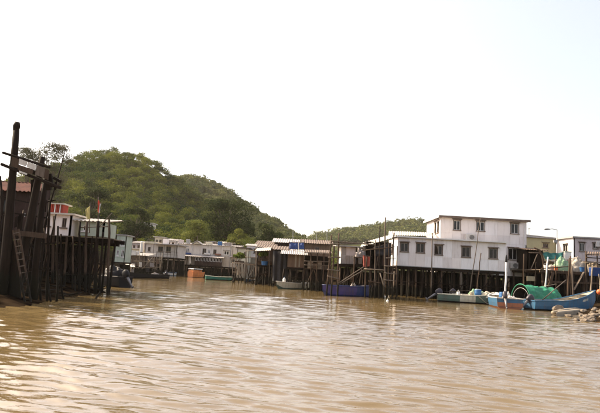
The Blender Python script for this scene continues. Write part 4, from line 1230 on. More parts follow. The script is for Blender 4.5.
# open deck with clutter
Yd = 52.0
h = thing('open_deck', 'roofed open deck on dark stilts right of the tan plank hut', 'deck', (P(317, 290, Yd).x, Yd + 1.5, 0))
zd = P(317, 269, Yd).z
x0, x1 = P(304.5, 268, Yd).x, P(331, 268, Yd).x
deck_boards(h, x0, x1, Yd, Yd + 3.6, zd, bw=.32, m='wood_brown')
for u in (305, 311, 317.5, 324, 330.5):
    mb = MB(); mb.pole(P(u, 292, Yd - .1) + Vector((random.gauss(0, .1), 0, -.4)), P(u, 252.5, Yd - .1), .07, .055, 5, .025, 7); mb.build('post', random.choice(('wood_dark', 'wood_brown')), h, smooth=True)
for rw in (1.2, 2.4, 3.5):
    for k in range(8):
        x = x0 + (x1 - x0) * (k + random.random()) / 8
        mb = MB(); mb.pole((x + random.gauss(0, .1), Yd + rw, -.5), (x, Yd + rw, zd - .05), .07, .06, 3, .02, 6); mb.build('stilt', 'wood_dark', h, smooth=True)
for a, b_ in (((304, 261), (331, 262)), ((304, 265), (331, 265.6)), ((304, 252.2), (332, 253.2)), ((306, 286), (313, 270)), ((320, 288), (314, 270))):
    mb = MB(); mb.pole(P(*a, Yd - .2), P(*b_, Yd - .2), .05, .04, 5, .02, 6); mb.build('rail', random.choice(('wood_brown', 'wood_grey')), h, smooth=True)
mb = MB(); mb.corr(P(304.5, 252.6, Yd - .4), P(332, 253.8, Yd - .4), P(331, 250.4, Yd + 3.8), P(305.5, 249.4, Yd + 3.8), 15, .03); mb.build('roof', 'roof_brown', h)
mb = MB(); mb.slab([(x0, Yd + 3.62, zd + .02), (x1, Yd + 3.62, zd + .02), (x1, Yd + 3.62, zd + 1.4), (x0, Yd + 3.62, zd + 1.4)], .05); mb.build('back_boarding', 'wood_dark', h)
for i, (u, v, wd, hg, m_, nm, lb) in enumerate(((310, 269, .55, .75, 'wood_pale', 'crate', 'pale wooden crate at the left of the open deck'), (314.5, 269.2, .6, .55, 'wall_board', 'crate', 'brown crate beside the pale one on the open deck'), (319, 269.4, .5, .85, 'wood_pale', 'crate', 'tall tan crate in the middle of the open deck'), (325, 269.8, .7, .45, 'wood_grey', 'crate', 'low grey crate at the right of the open deck'))):
    p = P(u, v, Yd + .9); p.z = zd + .012
    t = thing(nm, lb, 'crate', p, 'crates on the open deck')
    for k in range(4):
        mb = MB(); mb.box(p.x - wd / 2, p.x + wd / 2, p.y - .22, p.y - .20, p.z + hg * k / 4 + .01, p.z + hg * (k + 1) / 4 - .02); mb.build('slat', m_, t)
    mb = MB(); mb.box(p.x - wd / 2 + .02, p.x + wd / 2 - .02, p.y - .198, p.y + .2, p.z, p.z + hg - .03); mb.build('box', 'wood_brown', t)

# brown roofed houses behind
for i, (u0, u1, vf, ve, Y, rs_, mr_, lb) in enumerate(((257, 275, 256, 245, 72, .8, 'roof_brown', 'brown roofed hut standing behind the canopy hut'), (274, 297, 256, 243, 70, .85, 'roof_grey', 'grey tin roofed hut behind the blue tarpaulin'), (303, 331, 256, 244, 66, .8, 'roof_brown', 'wide brown roofed hut behind the open deck'))):
    h = House('back_hut', lb, u0, u1, vf, ve, Y, 4.5, ('wall_board', 'wall_mauve', 'wall_board')[i], 'hut', 'tin roofed huts in the second row')
    um = (u0 + u1) / 2
    w_ = h.win(um - 2, um + 2, ve + 3, ve + 8)
    h.walls(front=[w_]); window(h.front, *w_, h.t, frame='trim_brown', fw=.06)
    h.tin_roof(mr_, .35, rs_, wave=.3); h.gable_sides(rs_)
    mb = MB(); mb.box(h.x0 + .1, h.x1 - .1, h.y0 + .1, h.y1 - .1, 0.2, h.zf - .01); mb.build('base', 'wood_dark', h.t)
def aerial(label, u, vb, vt, Y, wpx):
    b_ = P(u, vb, Y)
    t = thing('tv_aerial', label, 'aerial', b_, 'aerials on the roofs')
    tp_ = P(u, vt, Y)
    mb = MB(); mb.tube([b_ + Vector((0, 0, -.2)), tp_], .03, 6); mb.build('mast', 'metal_grey', t)
    k = wpx * Y / F / 2
    mb = MB(); mb.bar(tp_ + Vector((-k, 0, 0)), tp_ + Vector((k, 0, 0)), .04, .04); mb.build('boom', 'metal_grey', t)
    for j in range(6):
        x = -k + 2 * k * (j + .5) / 6
        mb = MB(); mb.bar(tp_ + Vector((x, -.3, .03)), tp_ + Vector((x, .3, .03)), .02, .02); mb.build('element', 'metal_grey', t)
aerial('rooftop aerial just left of the tall post over the open deck', 316.5, 243, 233, 67, 5)
aerial('rooftop aerial over the roof right of the open deck', 327, 243, 232.2, 67, 5)
aerial('thin rooftop aerial above the blue tarpaulin', 293, 243, 230, 71, 3)

# ================================================================== WHITE HUT, SCAFFOLD HUT
Yw = 46.0
h = House('white_hut', 'small stained white hut on stilts behind the purple boat', 341, 355.5, 264, 247, Yw, 3.6, 'wall_pink', 'hut')
wl = [[h.left.w - 1.6, h.left.w - 1.0, h.h * .4, h.h * .8]]
h.walls(left=wl, mats={'left': 'wall_white'})  # left wall whiter than the front: sunlight put into its colour
window(h.left, *wl[0], h.t, frame='trim_brown', fw=.05)
n = 3
for k in range(n):
    for j in range(2):
        mb = MB(); h.front.block(mb, h.w * k / n + .012, h.w * (k + 1) / n - .012, h.h * j / 2 + .012, h.h * (j + 1) / 2 - .012, .003, .02); mb.build('wall_panel', random.choice(('wall_pink', 'wall_pink', 'wall_tin')), h.t)
mb = MB(); mb.hexa([(h.x0 - .5, Yw - .5, h.ze + .004), (h.x1 + .4, Yw - .5, h.ze + .004), (h.x1 + .4, Yw + 3.9, h.ze + .2), (h.x0 - .5, Yw + 3.9, h.ze + .2), (h.x0 - .5, Yw - .5, h.ze + .08), (h.x1 + .4, Yw - .5, h.ze + .08), (h.x1 + .4, Yw + 3.9, h.ze + .28), (h.x0 - .5, Yw + 3.9, h.ze + .28)]); mb.build('roof', 'roof_grey', h.t)
stilts(h.t, h.x0, h.x1, h.y0 + .1, h.y1 - .2, h.zf - .2, .55, 3, .065, mats=['wood_dark', 'wood_dark', 'wood_brown'])
joists(h.t, h.x0 - .4, h.x1 + .3, h.y0 - .3, h.y1, h.zf - .003); h.undercroft()
h = House('white_annex', 'narrow white annex tucked between the white hut and the scaffold hut', 357, 366, 264, 248, Yw + 1.5, 3, 'wall_white', 'hut')
h.walls(); h.flat_roof('roof_white', .08, .2)
stilts(h.t, h.x0, h.x1, h.y0 + .1, h.y1 - .2, h.zf - .05, .6, 2, .06, 'wood_dark'); joists(h.t, h.x0, h.x1, h.y0 + .02, h.y1, h.zf - .003); h.undercroft()
# pole frame in front of the white hut
Yf = 42.5
t = thing('mooring_rack', 'tall rack of bare poles with cross rails standing over the purple boat', 'pole rack', (P(332, 295, Yf).x, Yf, 0))
for u, vt, ub, vb in ((331.5, 235, 326.5, 295), (338.8, 233, 337.5, 297.5), (334, 246, 331, 296)):
    mb = MB(); mb.pole(P(ub, vb, Yf) + Vector((0, 0, -.5)), P(u, vt, Yf), .075, .06, 7, .025, 8); mb.build('pole', 'wood_brown', t, smooth=True)
for a, b_ in (((328, 257.5), (341, 257.2)), ((327, 269.5), (340, 271)), ((327, 276), (339, 279)), ((330, 244), (362, 243.5)), ((331, 241), (375, 245))):
    mb = MB(); mb.pole(P(*a, Yf - .1), P(*b_, Yf - .1), .05, .045, 5, .02, 7); mb.build('rail', 'wood_grey', t, smooth=True)
# scaffold hut
Yk = 45.0
h = House('scaffold_hut', 'dark cluttered hut wrapped in bare pole scaffolding left of the big white house', 366, 391, 268, 242, Yk, 3.6, 'wood_dark', 'hut')
wd = [[.3, 1.3, .3, 1.7]]
h.walls(front=wd)
mb = MB(); mb.corr(P(360, 247, Yk - .9), P(392, 238, Yk - .9), P(393, 234.0, Yk + 4), P(363, 242.5, Yk + 4), 12, .03); mb.build('roof', 'roof_white', h.t)
stilts(h.t, h.x0, h.x1, h.y0 + .1, h.y1 - .2, h.zf - .2, .6, 3, .07, mats=['wood_dark', 'wood_dark', 'wood_brown'])
joists(h.t, h.x0, h.x1 + .2, h.y0 - 1.2, h.y1, h.zf - .003); h.undercroft()
for k in range(5):
    mb = MB(); h.front.block(mb, h.w * (.42 + .11 * k), h.w * (.515 + .11 * k), .2, h.h * random.uniform(.85, 1.0), .004, .03); mb.build('board', random.choice(('wood_brown', 'wall_mauve', 'wood_dark')), h.t)
Ys = 42.8
s_ = thing('pole_scaffold', 'tangle of upright bare poles and ladders in front of the dark scaffold hut', 'scaffold', (P(378, 298, Ys).x, Ys, 0))
for u, vt, ub, vb, r in ((385.5, 217.5, 384, 303, .075), (380, 226, 379, 299, .06), (375.5, 240, 374.5, 298, .055), (371, 250, 369, 297, .055), (394, 233, 392, 297, .065), (397.5, 246, 396, 296, .05), (366.5, 257, 365, 297, .06), (389, 244, 388.5, 298, .05), (378, 257, 370, 298, .045)):
    mb = MB(); mb.pole(P(ub, vb, Ys) + Vector((0, 0, -.4)), P(u, vt, Ys), r, r * .75, 7, .03, 8); mb.build('pole', random.choice(('wood_brown', 'wood_dark', 'wood_grey')), s_, smooth=True)
for a, b_, m_ in (((364, 269), (384, 270), 'wood_pale'), ((384, 266), (397, 266.5), 'wood_grey'), ((384, 273), (397, 274), 'wood_grey'), ((384, 280), (396, 281), 'wood_grey'), ((384, 287.5), (396, 288), 'wood_grey'), ((368, 281), (381, 283), 'wood_brown'), ((366, 250), (395, 247), 'wood_brown'), ((380, 273), (386, 296), 'wood_pale'), ((386, 258), (396, 258), 'wood_grey')):
    mb = MB(); mb.pole(P(*a, Ys - .1), P(*b_, Ys - .1), .05, .04, 4, .015, 7); mb.build('cross_pole', m_, s_, smooth=True)
t = thing('hung_cloth', 'red cloth hanging on the front of the dark scaffold hut', 'cloth', P(366.5, 256, 43.6))
mb = drape(P(362.8, 255.5, 43.8), P(370, 257, 43.8), P(370.5, 266, 43.6), P(363.3, 267.5, 43.6), 12, 10, .03, .12, 1.7); mb.build('sheet', 'cloth_red', t, smooth=True)
mb = MB(); mb.pole(P(361.5, 255, 43.85), P(371.5, 256.6, 43.85), .03, .03, 3, .01, 6); mb.build('line', 'wood_grey', t)
t = thing('hung_cloth', 'dark grey sheet hanging from the scaffold hut above the red cloth', 'cloth', P(381, 246, 43.6))
mb = drape(P(374, 247.5, 44), P(391, 243, 44), P(391.5, 255, 43.8), P(374.5, 256, 43.8), 14, 10, .06, .16, 4.4); mb.build('sheet', 'tarp_dark', t, smooth=True)
mb = MB(); mb.pole(P(373, 247.7, 44.03), P(392, 242.7, 44.03), .03, .03, 3, .01, 6); mb.build('line', 'wood_grey', t)
t = thing('net_bundle', 'grey bundle of nets on the scaffold platform beside the red cloth', 'net bundle', P(360, 255, 44))
mb = heap(P(360.5, 254, 44.6) - Vector((0, 0, .25)), .42, .35, .62, .4, seed=3.3); mb.build('pile', 'cloth_grey', t, smooth=True)
mb = MB(); p = P(360.5, 254, 44.6) - Vector((0, 0, .26)); mb.box(p.x - .6, p.x + .6, p.y - .4, p.y + .4, p.z - .06, p.z); mb.build('shelf', 'wood_grey', t)
for sx in (-.5, .5):
    mb = MB(); mb.pole((p.x + sx, p.y, -.5), (p.x + sx, p.y, p.z - .06), .05, .045, 5, .02, 6); mb.build('leg', 'wood_brown', t)
t = thing('gangplank', 'pair of slanting poles rising from the purple boat to the platform', 'gangplank', P(351, 276, 42.6))
for dv in (0, 3.2):
    mb = MB(); mb.pole(P(338.5, 283.5 + dv * .5, 42.4), P(364, 266.5 + dv, 42.9), .045, .04, 5, .02, 7); mb.build('plank_pole', 'wood_grey', t, smooth=True)

# ================================================================== THE BIG WHITE HOUSE
Yv = 50.0
h = House('white_stilt_house', 'long single storey white house on dark stilts with five front windows', 397.5, 506, 268.3, 240.2, Yv, 5.0, 'wall_white')
wins = [h.win(400.6, 408.2, 243, 251.6), h.win(416.6, 424.2, 243.6, 252.6), h.win(435.2, 442.2, 245.6, 254.8), h.win(462.0, 470.0, 247.2, 257.0), h.win(489.2, 497.2, 248.8, 258.6)]
lw = [[1.6, 2.5, h.h * .45, h.h * .82]]
h.walls(front=wins, left=lw)
for i, w_ in enumerate(wins):
    window(h.front, *w_, h.t, panes=2, frame='wall_tin', hood='trim_brown', surround='trim_brown', open_left=(i == 2), curtain=(.5 if i in (3,) else (.35 if i == 1 else False)))
window(h.left, *lw[0], h.t, frame='trim_brown', fw=.05)
# sheet cladding: panels around the windows, joints left open
br = [0.0]
for w_ in wins:
    gap = w_[0] - .07 - br[-1]
    nn = max(1, int(round(gap / 1.15)))
    base_ = br[-1]
    for k in range(1, nn + 1): br.append(base_ + gap * k / nn)
    br.append(w_[1] + .07)
gap = h.w - br[-1]; nn = max(1, int(round(gap / 1.0))); base_ = br[-1]
for k in range(1, nn + 1): br.append(base_ + gap * k / nn)
seam = h.h * .37
for k in range(len(br) - 1):
    a0, a1 = br[k] + .011, br[k + 1] - .011
    ov = [w_ for w_ in wins if w_[0] - .1 < (a0 + a1) / 2 < w_[1] + .1]
    segs = [(.01, seam - .012), (seam + .012, h.h - .004)] if not ov else [(.01, min(seam, ov[0][2] - .09) - .006), (ov[0][3] + .09, h.h - .004)]
    if ov and ov[0][2] - .09 > seam + .1: segs.append((seam + .006, ov[0][2] - .09))
    for t0, t1 in segs:
        if t1 - t0 < .05: continue
        mb = MB(); h.front.block(mb, a0, a1, t0, t1, .002, .014 + random.uniform(0, .004)); mb.build('wall_panel', random.choice(('wall_white', 'wall_white', 'wall_white_b', 'wall_white_c')), h.t)
mb = MB()
mb.hexa([(h.x0 - .3, Yv - .35, h.ze + .004), (h.x1 + .25, Yv - .35, h.ze + .004), (h.x1 + .25, Yv + 5.2, h.ze + .30), (h.x0 - .3, Yv + 5.2, h.ze + .30), (h.x0 - .3, Yv - .35, h.ze + .10), (h.x1 + .25, Yv - .35, h.ze + .10), (h.x1 + .25, Yv + 5.2, h.ze + .42), (h.x0 - .3, Yv + 5.2, h.ze + .42)]); mb.build('roof', 'roof_white', h.t)
mb = MB(); mb.bar((h.x0 - .2, Yv - .37, h.ze + .05), (h.x1 + .2, Yv - .37, h.ze + .05), .04, .12); mb.build('fascia', 'trim_white', h.t)
mb = MB(); mb.bar((h.x0, Yv - .03, -.03 + h.zf), (h.x1, Yv - .03, -.03 + h.zf), .06, .05); mb.build('base_flashing', 'metal_grey', h.t)
stilts(h.t, h.x0 + .1, h.x1 - .1, Yv + .15, Yv + 4.8, h.zf - .25, .85, 4, .10, mats=['wood_dark', 'wood_dark', 'wood_brown', 'wood_grey'])
joists(h.t, h.x0, h.x1, Yv + .02, Yv + 5, h.zf - .003, th=.28); h.undercroft()
WH = h
p = P(393, 232.5, Yv + 2)
# pale sheet roof rising at the left end of the house
t = thing('lean_to_roof', 'bright pale lean-to roof sheet over the left end of the white house', 'roof sheet', P(405, 236, Yv + 3))
mb = MB(); mb.corr(P(388.5, 235, Yv + 1.2), P(436, 236, Yv + 1.2), P(434, 232.6, Yv + 5.0), P(389, 231.0, Yv + 5.0), 20, .03); mb.build('sheet', 'roof_white', t)
for u in (392, 406, 420, 433):
    mb = MB(); a = P(u, 233.6, Yv + 3.2); mb.bar((a.x, a.y, h.ze + .2), (a.x, a.y, a.z), .08, .08); mb.build('prop', 'wood_brown', t)

Yu = 53.0
h = House('upper_white_house', 'two storey flat roofed white house rising behind the long stilt house', 440.5, 526.5, 274.5, 219.5, Yu, 6.0, 'wall_white')
wins = [h.win(453.6, 460.2, 220.6, 230), h.win(476.6, 484.4, 221.8, 231), h.win(510.8, 518.4, 223.8, 233.6), h.win(508.6, 517, 248.5, 259.6)]
lw = [[3.4, 4.15, h.h - 1.55, h.h - .35], [4.5, 5.25, h.h - 1.5, h.h - .3]]
h.walls(front=wins, left=lw)
for i, w_ in enumerate(wins):
    window(h.front, *w_, h.t, panes=2, frame='trim_white', hood='trim_brown', surround='trim_brown', curtain=(.4, .75, .3, .9)[i])
for w_ in lw: window(h.left, *w_, h.t, panes=1, frame='trim_brown', hood='trim_brown', fw=.06)
br = [0.0]
for w_ in wins[:3]:
    gap = w_[0] - .07 - br[-1]; nn = max(1, int(round(gap / 1.2))); base_ = br[-1]
    for k in range(1, nn + 1): br.append(base_ + gap * k / nn)
    br.append(w_[1] + .07)
br.append(h.w)
rows_ = [h.h * .34, h.h * .57, h.h * .72]
for k in range(len(br) - 1):
    a0, a1 = br[k] + .011, br[k + 1] - .011
    ov = [w_ for w_ in wins[:3] if w_[0] - .1 < (a0 + a1) / 2 < w_[1] + .1]
    lo, hi = (h.h * .57, h.h - .004)
    segs = [(lo, h.h * .72 - .006), (h.h * .72 + .006, hi)]
    if ov: segs = [(lo, min(h.h * .72, ov[0][2] - .09) - .006), (ov[0][3] + .09, hi)]
    for t0, t1 in segs:
        if t1 - t0 < .05: continue
        mb = MB(); h.front.block(mb, a0, a1, t0, t1, .002, .014 + random.uniform(0, .004)); mb.build('wall_panel', random.choice(('wall_white', 'wall_white', 'wall_white_b', 'wall_white_c')), h.t)
mb = MB(); o = .28
mb.box(h.x0 - o, h.x1 + o, Yu - o, Yu + 6 + o, h.ze + .004, h.ze + .15); mb.build('roof', 'roof_grey', h.t)
mb = MB(); mb.box(h.x0 - o - .02, h.x1 + o + .02, Yu - o - .04, Yu - o - .003, h.ze - .05, h.ze + .17); mb.build('fascia', 'trim_brown', h.t)
mb = MB(); mb.box(h.x0 - o - .04, h.x0 - o - .003, Yu - o, Yu + 6 + o, h.ze - .05, h.ze + .17); mb.build('fascia', 'trim_white', h.t)
stilts(h.t, h.x1 - 2.2, h.x1 - .1, Yu + .15, Yu + 5.8, h.zf - .2, .7, 3, .10, mats=['wood_dark', 'wood_brown'])
joists(h.t, h.x0 + 7, h.x1, Yu + .02, Yu + 6, h.zf - .003); h.undercroft()
mb = MB(); mb.tube([P(524.5, 224, Yu - .06), P(523.3, 272, Yu - .06)], .045, 8); mb.build('drain_pipe', 'trim_white', h.t)
# air conditioner on the low roof
def aircon(label, c, w=.95, hh=.62, d=.38):
    t = thing('air_conditioner', label, 'air conditioner', c, 'air conditioner boxes on the walls')
    mb = MB(); mb.box(c[0] - w / 2, c[0] + w / 2, c[1] - d, c[1], c[2], c[2] + hh); mb.build('case', 'ac_white', t, bevel=.02)
    mb = MB(); mb.lathe((c[0] + w * .12, c[1] - d - .012, c[2] + hh / 2), [(0, 0), (hh * .38, 0), (hh * .40, .01), (hh * .40, .012)], 20, axis=(0, 1, 0)); mb.build('fan_recess', 'rubber', t)
    for k in range(7):
        zz = c[2] + hh * (.16 + .68 * k / 6)
        mb = MB(); mb.box(c[0] - w * .22, c[0] + w * .46, c[1] - d - .03, c[1] - d - .015, zz - .01, zz + .01); mb.build('grille_bar', 'ac_white', t)
    for k in (-1, 1):
        mb = MB(); mb.bar((c[0] + k * w * .35, c[1] - d, c[2] - .03), (c[0] + k * w * .35, c[1], c[2] - .03), .05, .05); mb.build('bracket', 'metal_grey', t)
    return t
p = P(469.5, 238.8, Yu); aircon('air conditioner box standing on the low roof below the upper white house windows', (p.x, Yu - .02, WH.ze + .31))
p = P(513, 268.5, Yu); aircon('dark shaded air conditioner box under the lowest window of the upper white house', (p.x, Yu - .02, p.z), .8, .6, .36)

# free standing poles in front of the white house
post('tall bare pole before the third window of the white house', 432.5, 233, 431, 300, 48.5, .065, 'wood_grey')
post('leaning thin pole crossing the fourth window of the white house', 480.5, 218, 470, 290, 48.2, .045, 'wood_grey')
post('short dark pole in front of the white house right of its fourth window', 481, 253, 476.5, 294, 47.0, .055, 'wood_brown')
post('white painted post with a black cap beside the blue and rust boat', 506.2, 262, 505.2, 300, 41.5, .08, 'plastic_white', taper=.95)
o = MB(); p = P(506.3, 262, 41.5); o.lathe(p + Vector((0, 0, -.02)), [(.0, 0), (.09, 0), (.09, .2), (.07, .4), (.04, .58), (0, .6)], 12); o = o.build('post_cap', 'rubber', bpy.data.objects[[x.name for x in bpy.data.objects if x.get('label', '').startswith('white painted post with a black')][0]], smooth=True)
post('dark post at the right corner of the upper white house', 524, 254, 523.5, 292, 46.5, .07, 'wood_brown')
# ================================================================== RIGHT BANK
Yo = 64.0
h = House('olive_house', 'olive yellow house with a flat roof behind the dark shed', 524, 556.5, 262, 238.2, Yo, 6, 'wall_olive')
wins = [h.win(543, 548.2, 243.4, 247.6)]
h.walls(front=wins); window(h.front, *wins[0], h.t, frame='trim_brown', hood='trim_brown', fw=.06)
mb = MB(); zl = P(526, 234.8, Yo - .3).z; zr_ = P(557, 238.2, Yo - .3).z
mb.hexa([(h.x0, Yo - .3, h.ze + .004), (h.x1 + .2, Yo - .3, h.ze + .004), (h.x1 + .2, Yo + 6.2, h.ze + .004), (h.x0, Yo + 6.2, h.ze + .004), (h.x0, Yo - .3, zl + .06), (h.x1 + .2, Yo - .3, h.ze + .12), (h.x1 + .2, Yo + 6.2, h.ze + .12), (h.x0, Yo + 6.2, zl + .06)]); mb.build('roof', 'roof_grey', h.t)
mb = MB(); mb.box(h.x0 + .1, h.x1 - .1, Yo + .1, Yo + 6, .3, h.zf - .01); mb.build('base', 'wood_shade', h.t)
aerial('thin aerial rising from the olive house roof', 529, 236, 228.5, Yo + 1, 1.5)

Yg = 60.0
h = House('pink_house', 'low pinkish white house with a brightly lit left wall at the right edge', 574, 625, 264, 239.2, Yg, 7.0, 'wall_pink')
wins = [h.win(579.6, 584.6, 243, 251.2), h.win(593.2, 597.4, 243.6, 248.6)]
lw = [[1.2, 2.1, h.h - 1.9, h.h - .7], [4.6, 5.5, h.h - 2.0, h.h - .7]]
h.walls(front=wins, left=lw, mats={'left': 'wall_white'})  # sunlit brightness of the left wall put into a whiter colour
for w_ in wins: window(h.front, *w_, h.t, frame='trim_white', hood='trim_brown', surround='trim_brown')
for w_ in lw: window(h.left, *w_, h.t, frame='trim_white', hood='trim_brown', surround='trim_brown')
h.flat_roof('roof_grey', .16, .25)
mb = MB(); mb.box(h.x0 + .1, h.x1 - .1, Yg + .1, Yg + 6.9, .3, h.zf - .01); mb.build('base', 'wood_shade', h.t)
p = P(599, 247, Yg); aircon('air conditioner box on the pinkish house wall at the right edge', (p.x, Yg - .02, p.z))
# street lamp
b_ = P(555.5, 262, 57); b_.z = .8
t = thing('street_lamp', 'grey street lamp with a short arm between the olive and pinkish houses', 'street lamp', b_)
tp_ = P(557, 229.8, 57)
mb = MB(); mb.tube([b_, b_.lerp(tp_, .5), tp_], [.075, .06, .045], 8); mb.build('pole', 'metal_grey', t, smooth=True)
e = P(549, 229.2, 57)
mb = MB(); mb.tube([tp_, tp_.lerp(e, .6) + Vector((0, 0, .06)), e], [.035, .03, .028], 7); mb.build('arm', 'metal_grey', t, smooth=True)
mb = MB(); d_ = Vector((-1, 0, -.05)); mb.tube([e + Vector((.1, 0, 0)), e + d_ * .15, e + d_ * .4, e + d_ * .55], [.05, .11, .10, .03], 10); mb.build('lamp_head', 'metal_grey', t, smooth=True)
mb = MB(); q_ = tp_.lerp(b_, .18); mb.box(q_.x - .35, q_.x - .05, q_.y - .12, q_.y + .1, q_.z - .12, q_.z + .15); mb.build('control_box', 'metal_grey', t)

# dark lean-to shed beside the white house
h = House('dark_shed', 'dark open shed between the upper white house and the teal tarpaulin', 527.5, 543, 272, 250.5, 50.5, 4, 'wood_dark', 'shed')
h.walls(front=[h.win(530, 537, 254, 268)])
h.tin_roof('roof_brown', .4, .5); h.gable_sides(.5)
stilts(h.t, h.x0, h.x1, h.y0 + .1, h.y1 - .2, h.zf, .7, 2, .07, 'wood_dark')
mb = MB(); mb.tube([P(534, 247.5, 48.8), P(539, 250, 48.8), P(542.3, 256, 48.8), P(543.6, 264, 48.8), P(543.8, 274, 48.8), P(543.6, 300, 48.8)], [.07, .09, .1, .1, .1, .1], 8); mb.build('bent_timber', 'wood_brown', h.t, smooth=True)
for a, b_ in (((531, 269), (537.5, 254)), ((529, 252.5), (541, 253))):
    mb = MB(); mb.pole(P(*a, 49.2), P(*b_, 49.2), .05, .045, 4, .02, 6); mb.build('loose_pole', 'wood_grey', h.t, smooth=True)

# working deck with nets
Yn = 46.5
dk = thing('working_deck', 'cluttered timber working deck on posts above the blue boat', 'deck', (P(570, 285, Yn).x, Yn + 2, 0))
zd = P(566, 270.8, Yn).z
x0, x1 = P(540, 271, Yn).x, P(622, 271, Yn).x
deck_boards(dk, x0, x1, Yn, Yn + 6.5, zd, bw=.3)
for yy in (Yn + .1, Yn + 3, Yn + 6):
    mb = MB(); mb.bar((x0, yy, zd - .16), (x1, yy, zd - .16), .12, .2); mb.build('beam', 'wood_brown', dk)
for rw in (.1, 3, 6):
    for k in range(10):
        x = x0 + (x1 - x0) * (k + .3 + random.uniform(-.2, .2)) / 10
        mb = MB(); mb.pole((x + random.gauss(0, .1), Yn + rw, -.3), (x, Yn + rw, zd - .26), .08, .07, 4, .03, 7); mb.build('stilt', random.choice(('wood_dark', 'wood_brown')), dk, smooth=True)
for u, vt, r in ((555.5, 256, .06), (570.5, 256, .08), (585.8, 251, .07), (586.8, 254, .05), (597, 253, .06)):
    mb = MB(); mb.pole(P(u, 271, Yn - .12) + Vector((0, 0, -3.4)), P(u, vt, Yn - .12), r, r * .8, 6, .03, 8); mb.build('post', random.choice(('wood_brown', 'wood_grey')), dk, smooth=True)
for a, b_, m_ in (((585, 254.3), (603, 254), 'wood_grey'), ((585, 262.5), (603, 262.3), 'wood_pale'), ((541, 268.5), (570, 266.5), 'wood_brown'), ((586, 257.5), (603, 258.5), 'wood_brown')):
    mb = MB(); mb.pole(P(*a, Yn - .2), P(*b_, Yn - .2), .05, .045, 5, .02, 7); mb.build('rail', m_, dk, smooth=True)
mb = MB(); mb.bar(P(542, 281.5, Yn - .3), P(600, 283.5, Yn - .3), .14, .16); mb.build('low_beam', 'wood_brown', dk)
mb = MB(); mb.slab([P(527, 281, Yn - .5), P(536, 281.2, Yn - .5), P(536, 276.5, Yn - .5), P(527, 276, Yn - .5)], .06); mb.build('tan_board', 'wood_pale', dk)
def lump(name, label, u, v, Y, rx, ry, hh, m_, amp, seed, cat):
    p = P(u, v, Y); p.z = zd + .008
    o = heap(p, rx, ry, hh, amp, 26, 14, seed).build(name, m_, None, smooth=True, loc=p)
    tag(o, label, cat)
lump('net_heap', 'bright green heap of fishing net on the working deck', 561.5, 270, Yn + 1.2, .72, .6, 1.12, 'net_green', .3, 1.2, 'net')
lump('sheet_heap', 'heaped white sheeting on the working deck right of the green net', 577, 270, Yn + 1.4, .85, .6, 1.15, 'net_white', .3, 6.1, 'sheet')
lump('sheet_heap', 'small low heap of pale sheet left of the green net', 551, 270, Yn + 1.3, .5, .4, .45, 'net_white', .5, 9.1, 'sheet')
lump('net_heap', 'brown heap of nets and rope by the right hand rail', 592, 270, Yn + 1.5, .6, .5, .75, 'wood_pale', .6, 4.5, 'net')
t = thing('teal_awning', 'dark teal tarpaulin awning strung behind the green net', 'tarpaulin', P(552, 258, Yn + 4))
mb = drape(P(542.5, 252.3, Yn + 3.6), P(563, 252.6, Yn + 3.6), P(562, 259, Yn + 3.3), P(546, 259.5, Yn + 3.3), 16, 8, .12, .14, 7.7); mb.build('sheet', 'tarp_teal', t, smooth=True)
for u in (543, 563):
    mb = MB(); a = P(u, 252, Yn + 3.65); mb.pole((a.x, a.y, zd), a, .05, .045, 3, .01, 7); mb.build('pole', 'wood_brown', t)
t = thing('white_cabinet', 'small white box with a pale blue top behind the net heaps', 'box', Vector((P(567, 256, Yn + 4.5).x, Yn + 4.5, zd + .008)))
p = t.location; zt = P(567, 251.5, Yn + 4.5).z
mb = MB(); mb.box(p.x - .32, p.x + .32, p.y - .25, p.y + .25, p.z, zt - .08); mb.build('body', 'plastic_white', t, bevel=.02)
mb = MB(); mb.box(p.x - .35, p.x + .35, p.y - .28, p.y + .28, zt - .078, zt); mb.build('top', 'wall_green', t)
p = P(597.5, 270, Yn - 1); 
t = thing('blue_crate', 'deep blue plastic crate hung at the right edge of the working deck', 'crate', P(598, 276, Yn - .8))
a, b_ = P(592.3, 276, Yn - .8), P(604, 268, Yn - .8)
mb = MB(); mb.box(a.x, b_.x, Yn - .8, Yn - .25, a.z, b_.z); mb.build('body', 'tarp_blue', t, bevel=.03)
for k in range(3):
    zz = a.z + (b_.z - a.z) * (k + .6) / 3.2
    mb = MB(); mb.box(a.x - .015, b_.x + .015, Yn - .83, Yn - .803, zz - .03, zz + .03); mb.build('rib', 'tarp_blue', t)
post('white painted post leaning left of the green net', 548, 257, 545.2, 292, 45.2, .065, 'plastic_white', taper=.95)
post('stout brown post in front of the working deck left of the pair', 569.5, 258, 567.5, 300, 44.0, .08, 'wood_brown')
post('stout brown post beside the white sheeting, right one of the pair', 572, 266, 573.5, 300, 44.2, .07, 'wood_grey')
post('pale post at the right edge before the blue crate', 592.6, 265, 590.5, 300, 42.5, .07, 'wood_pale')
post('thin dark mooring pole behind the green canopy boat', 536, 262, 534.5, 292, 44.6, .05, 'wood_dark')

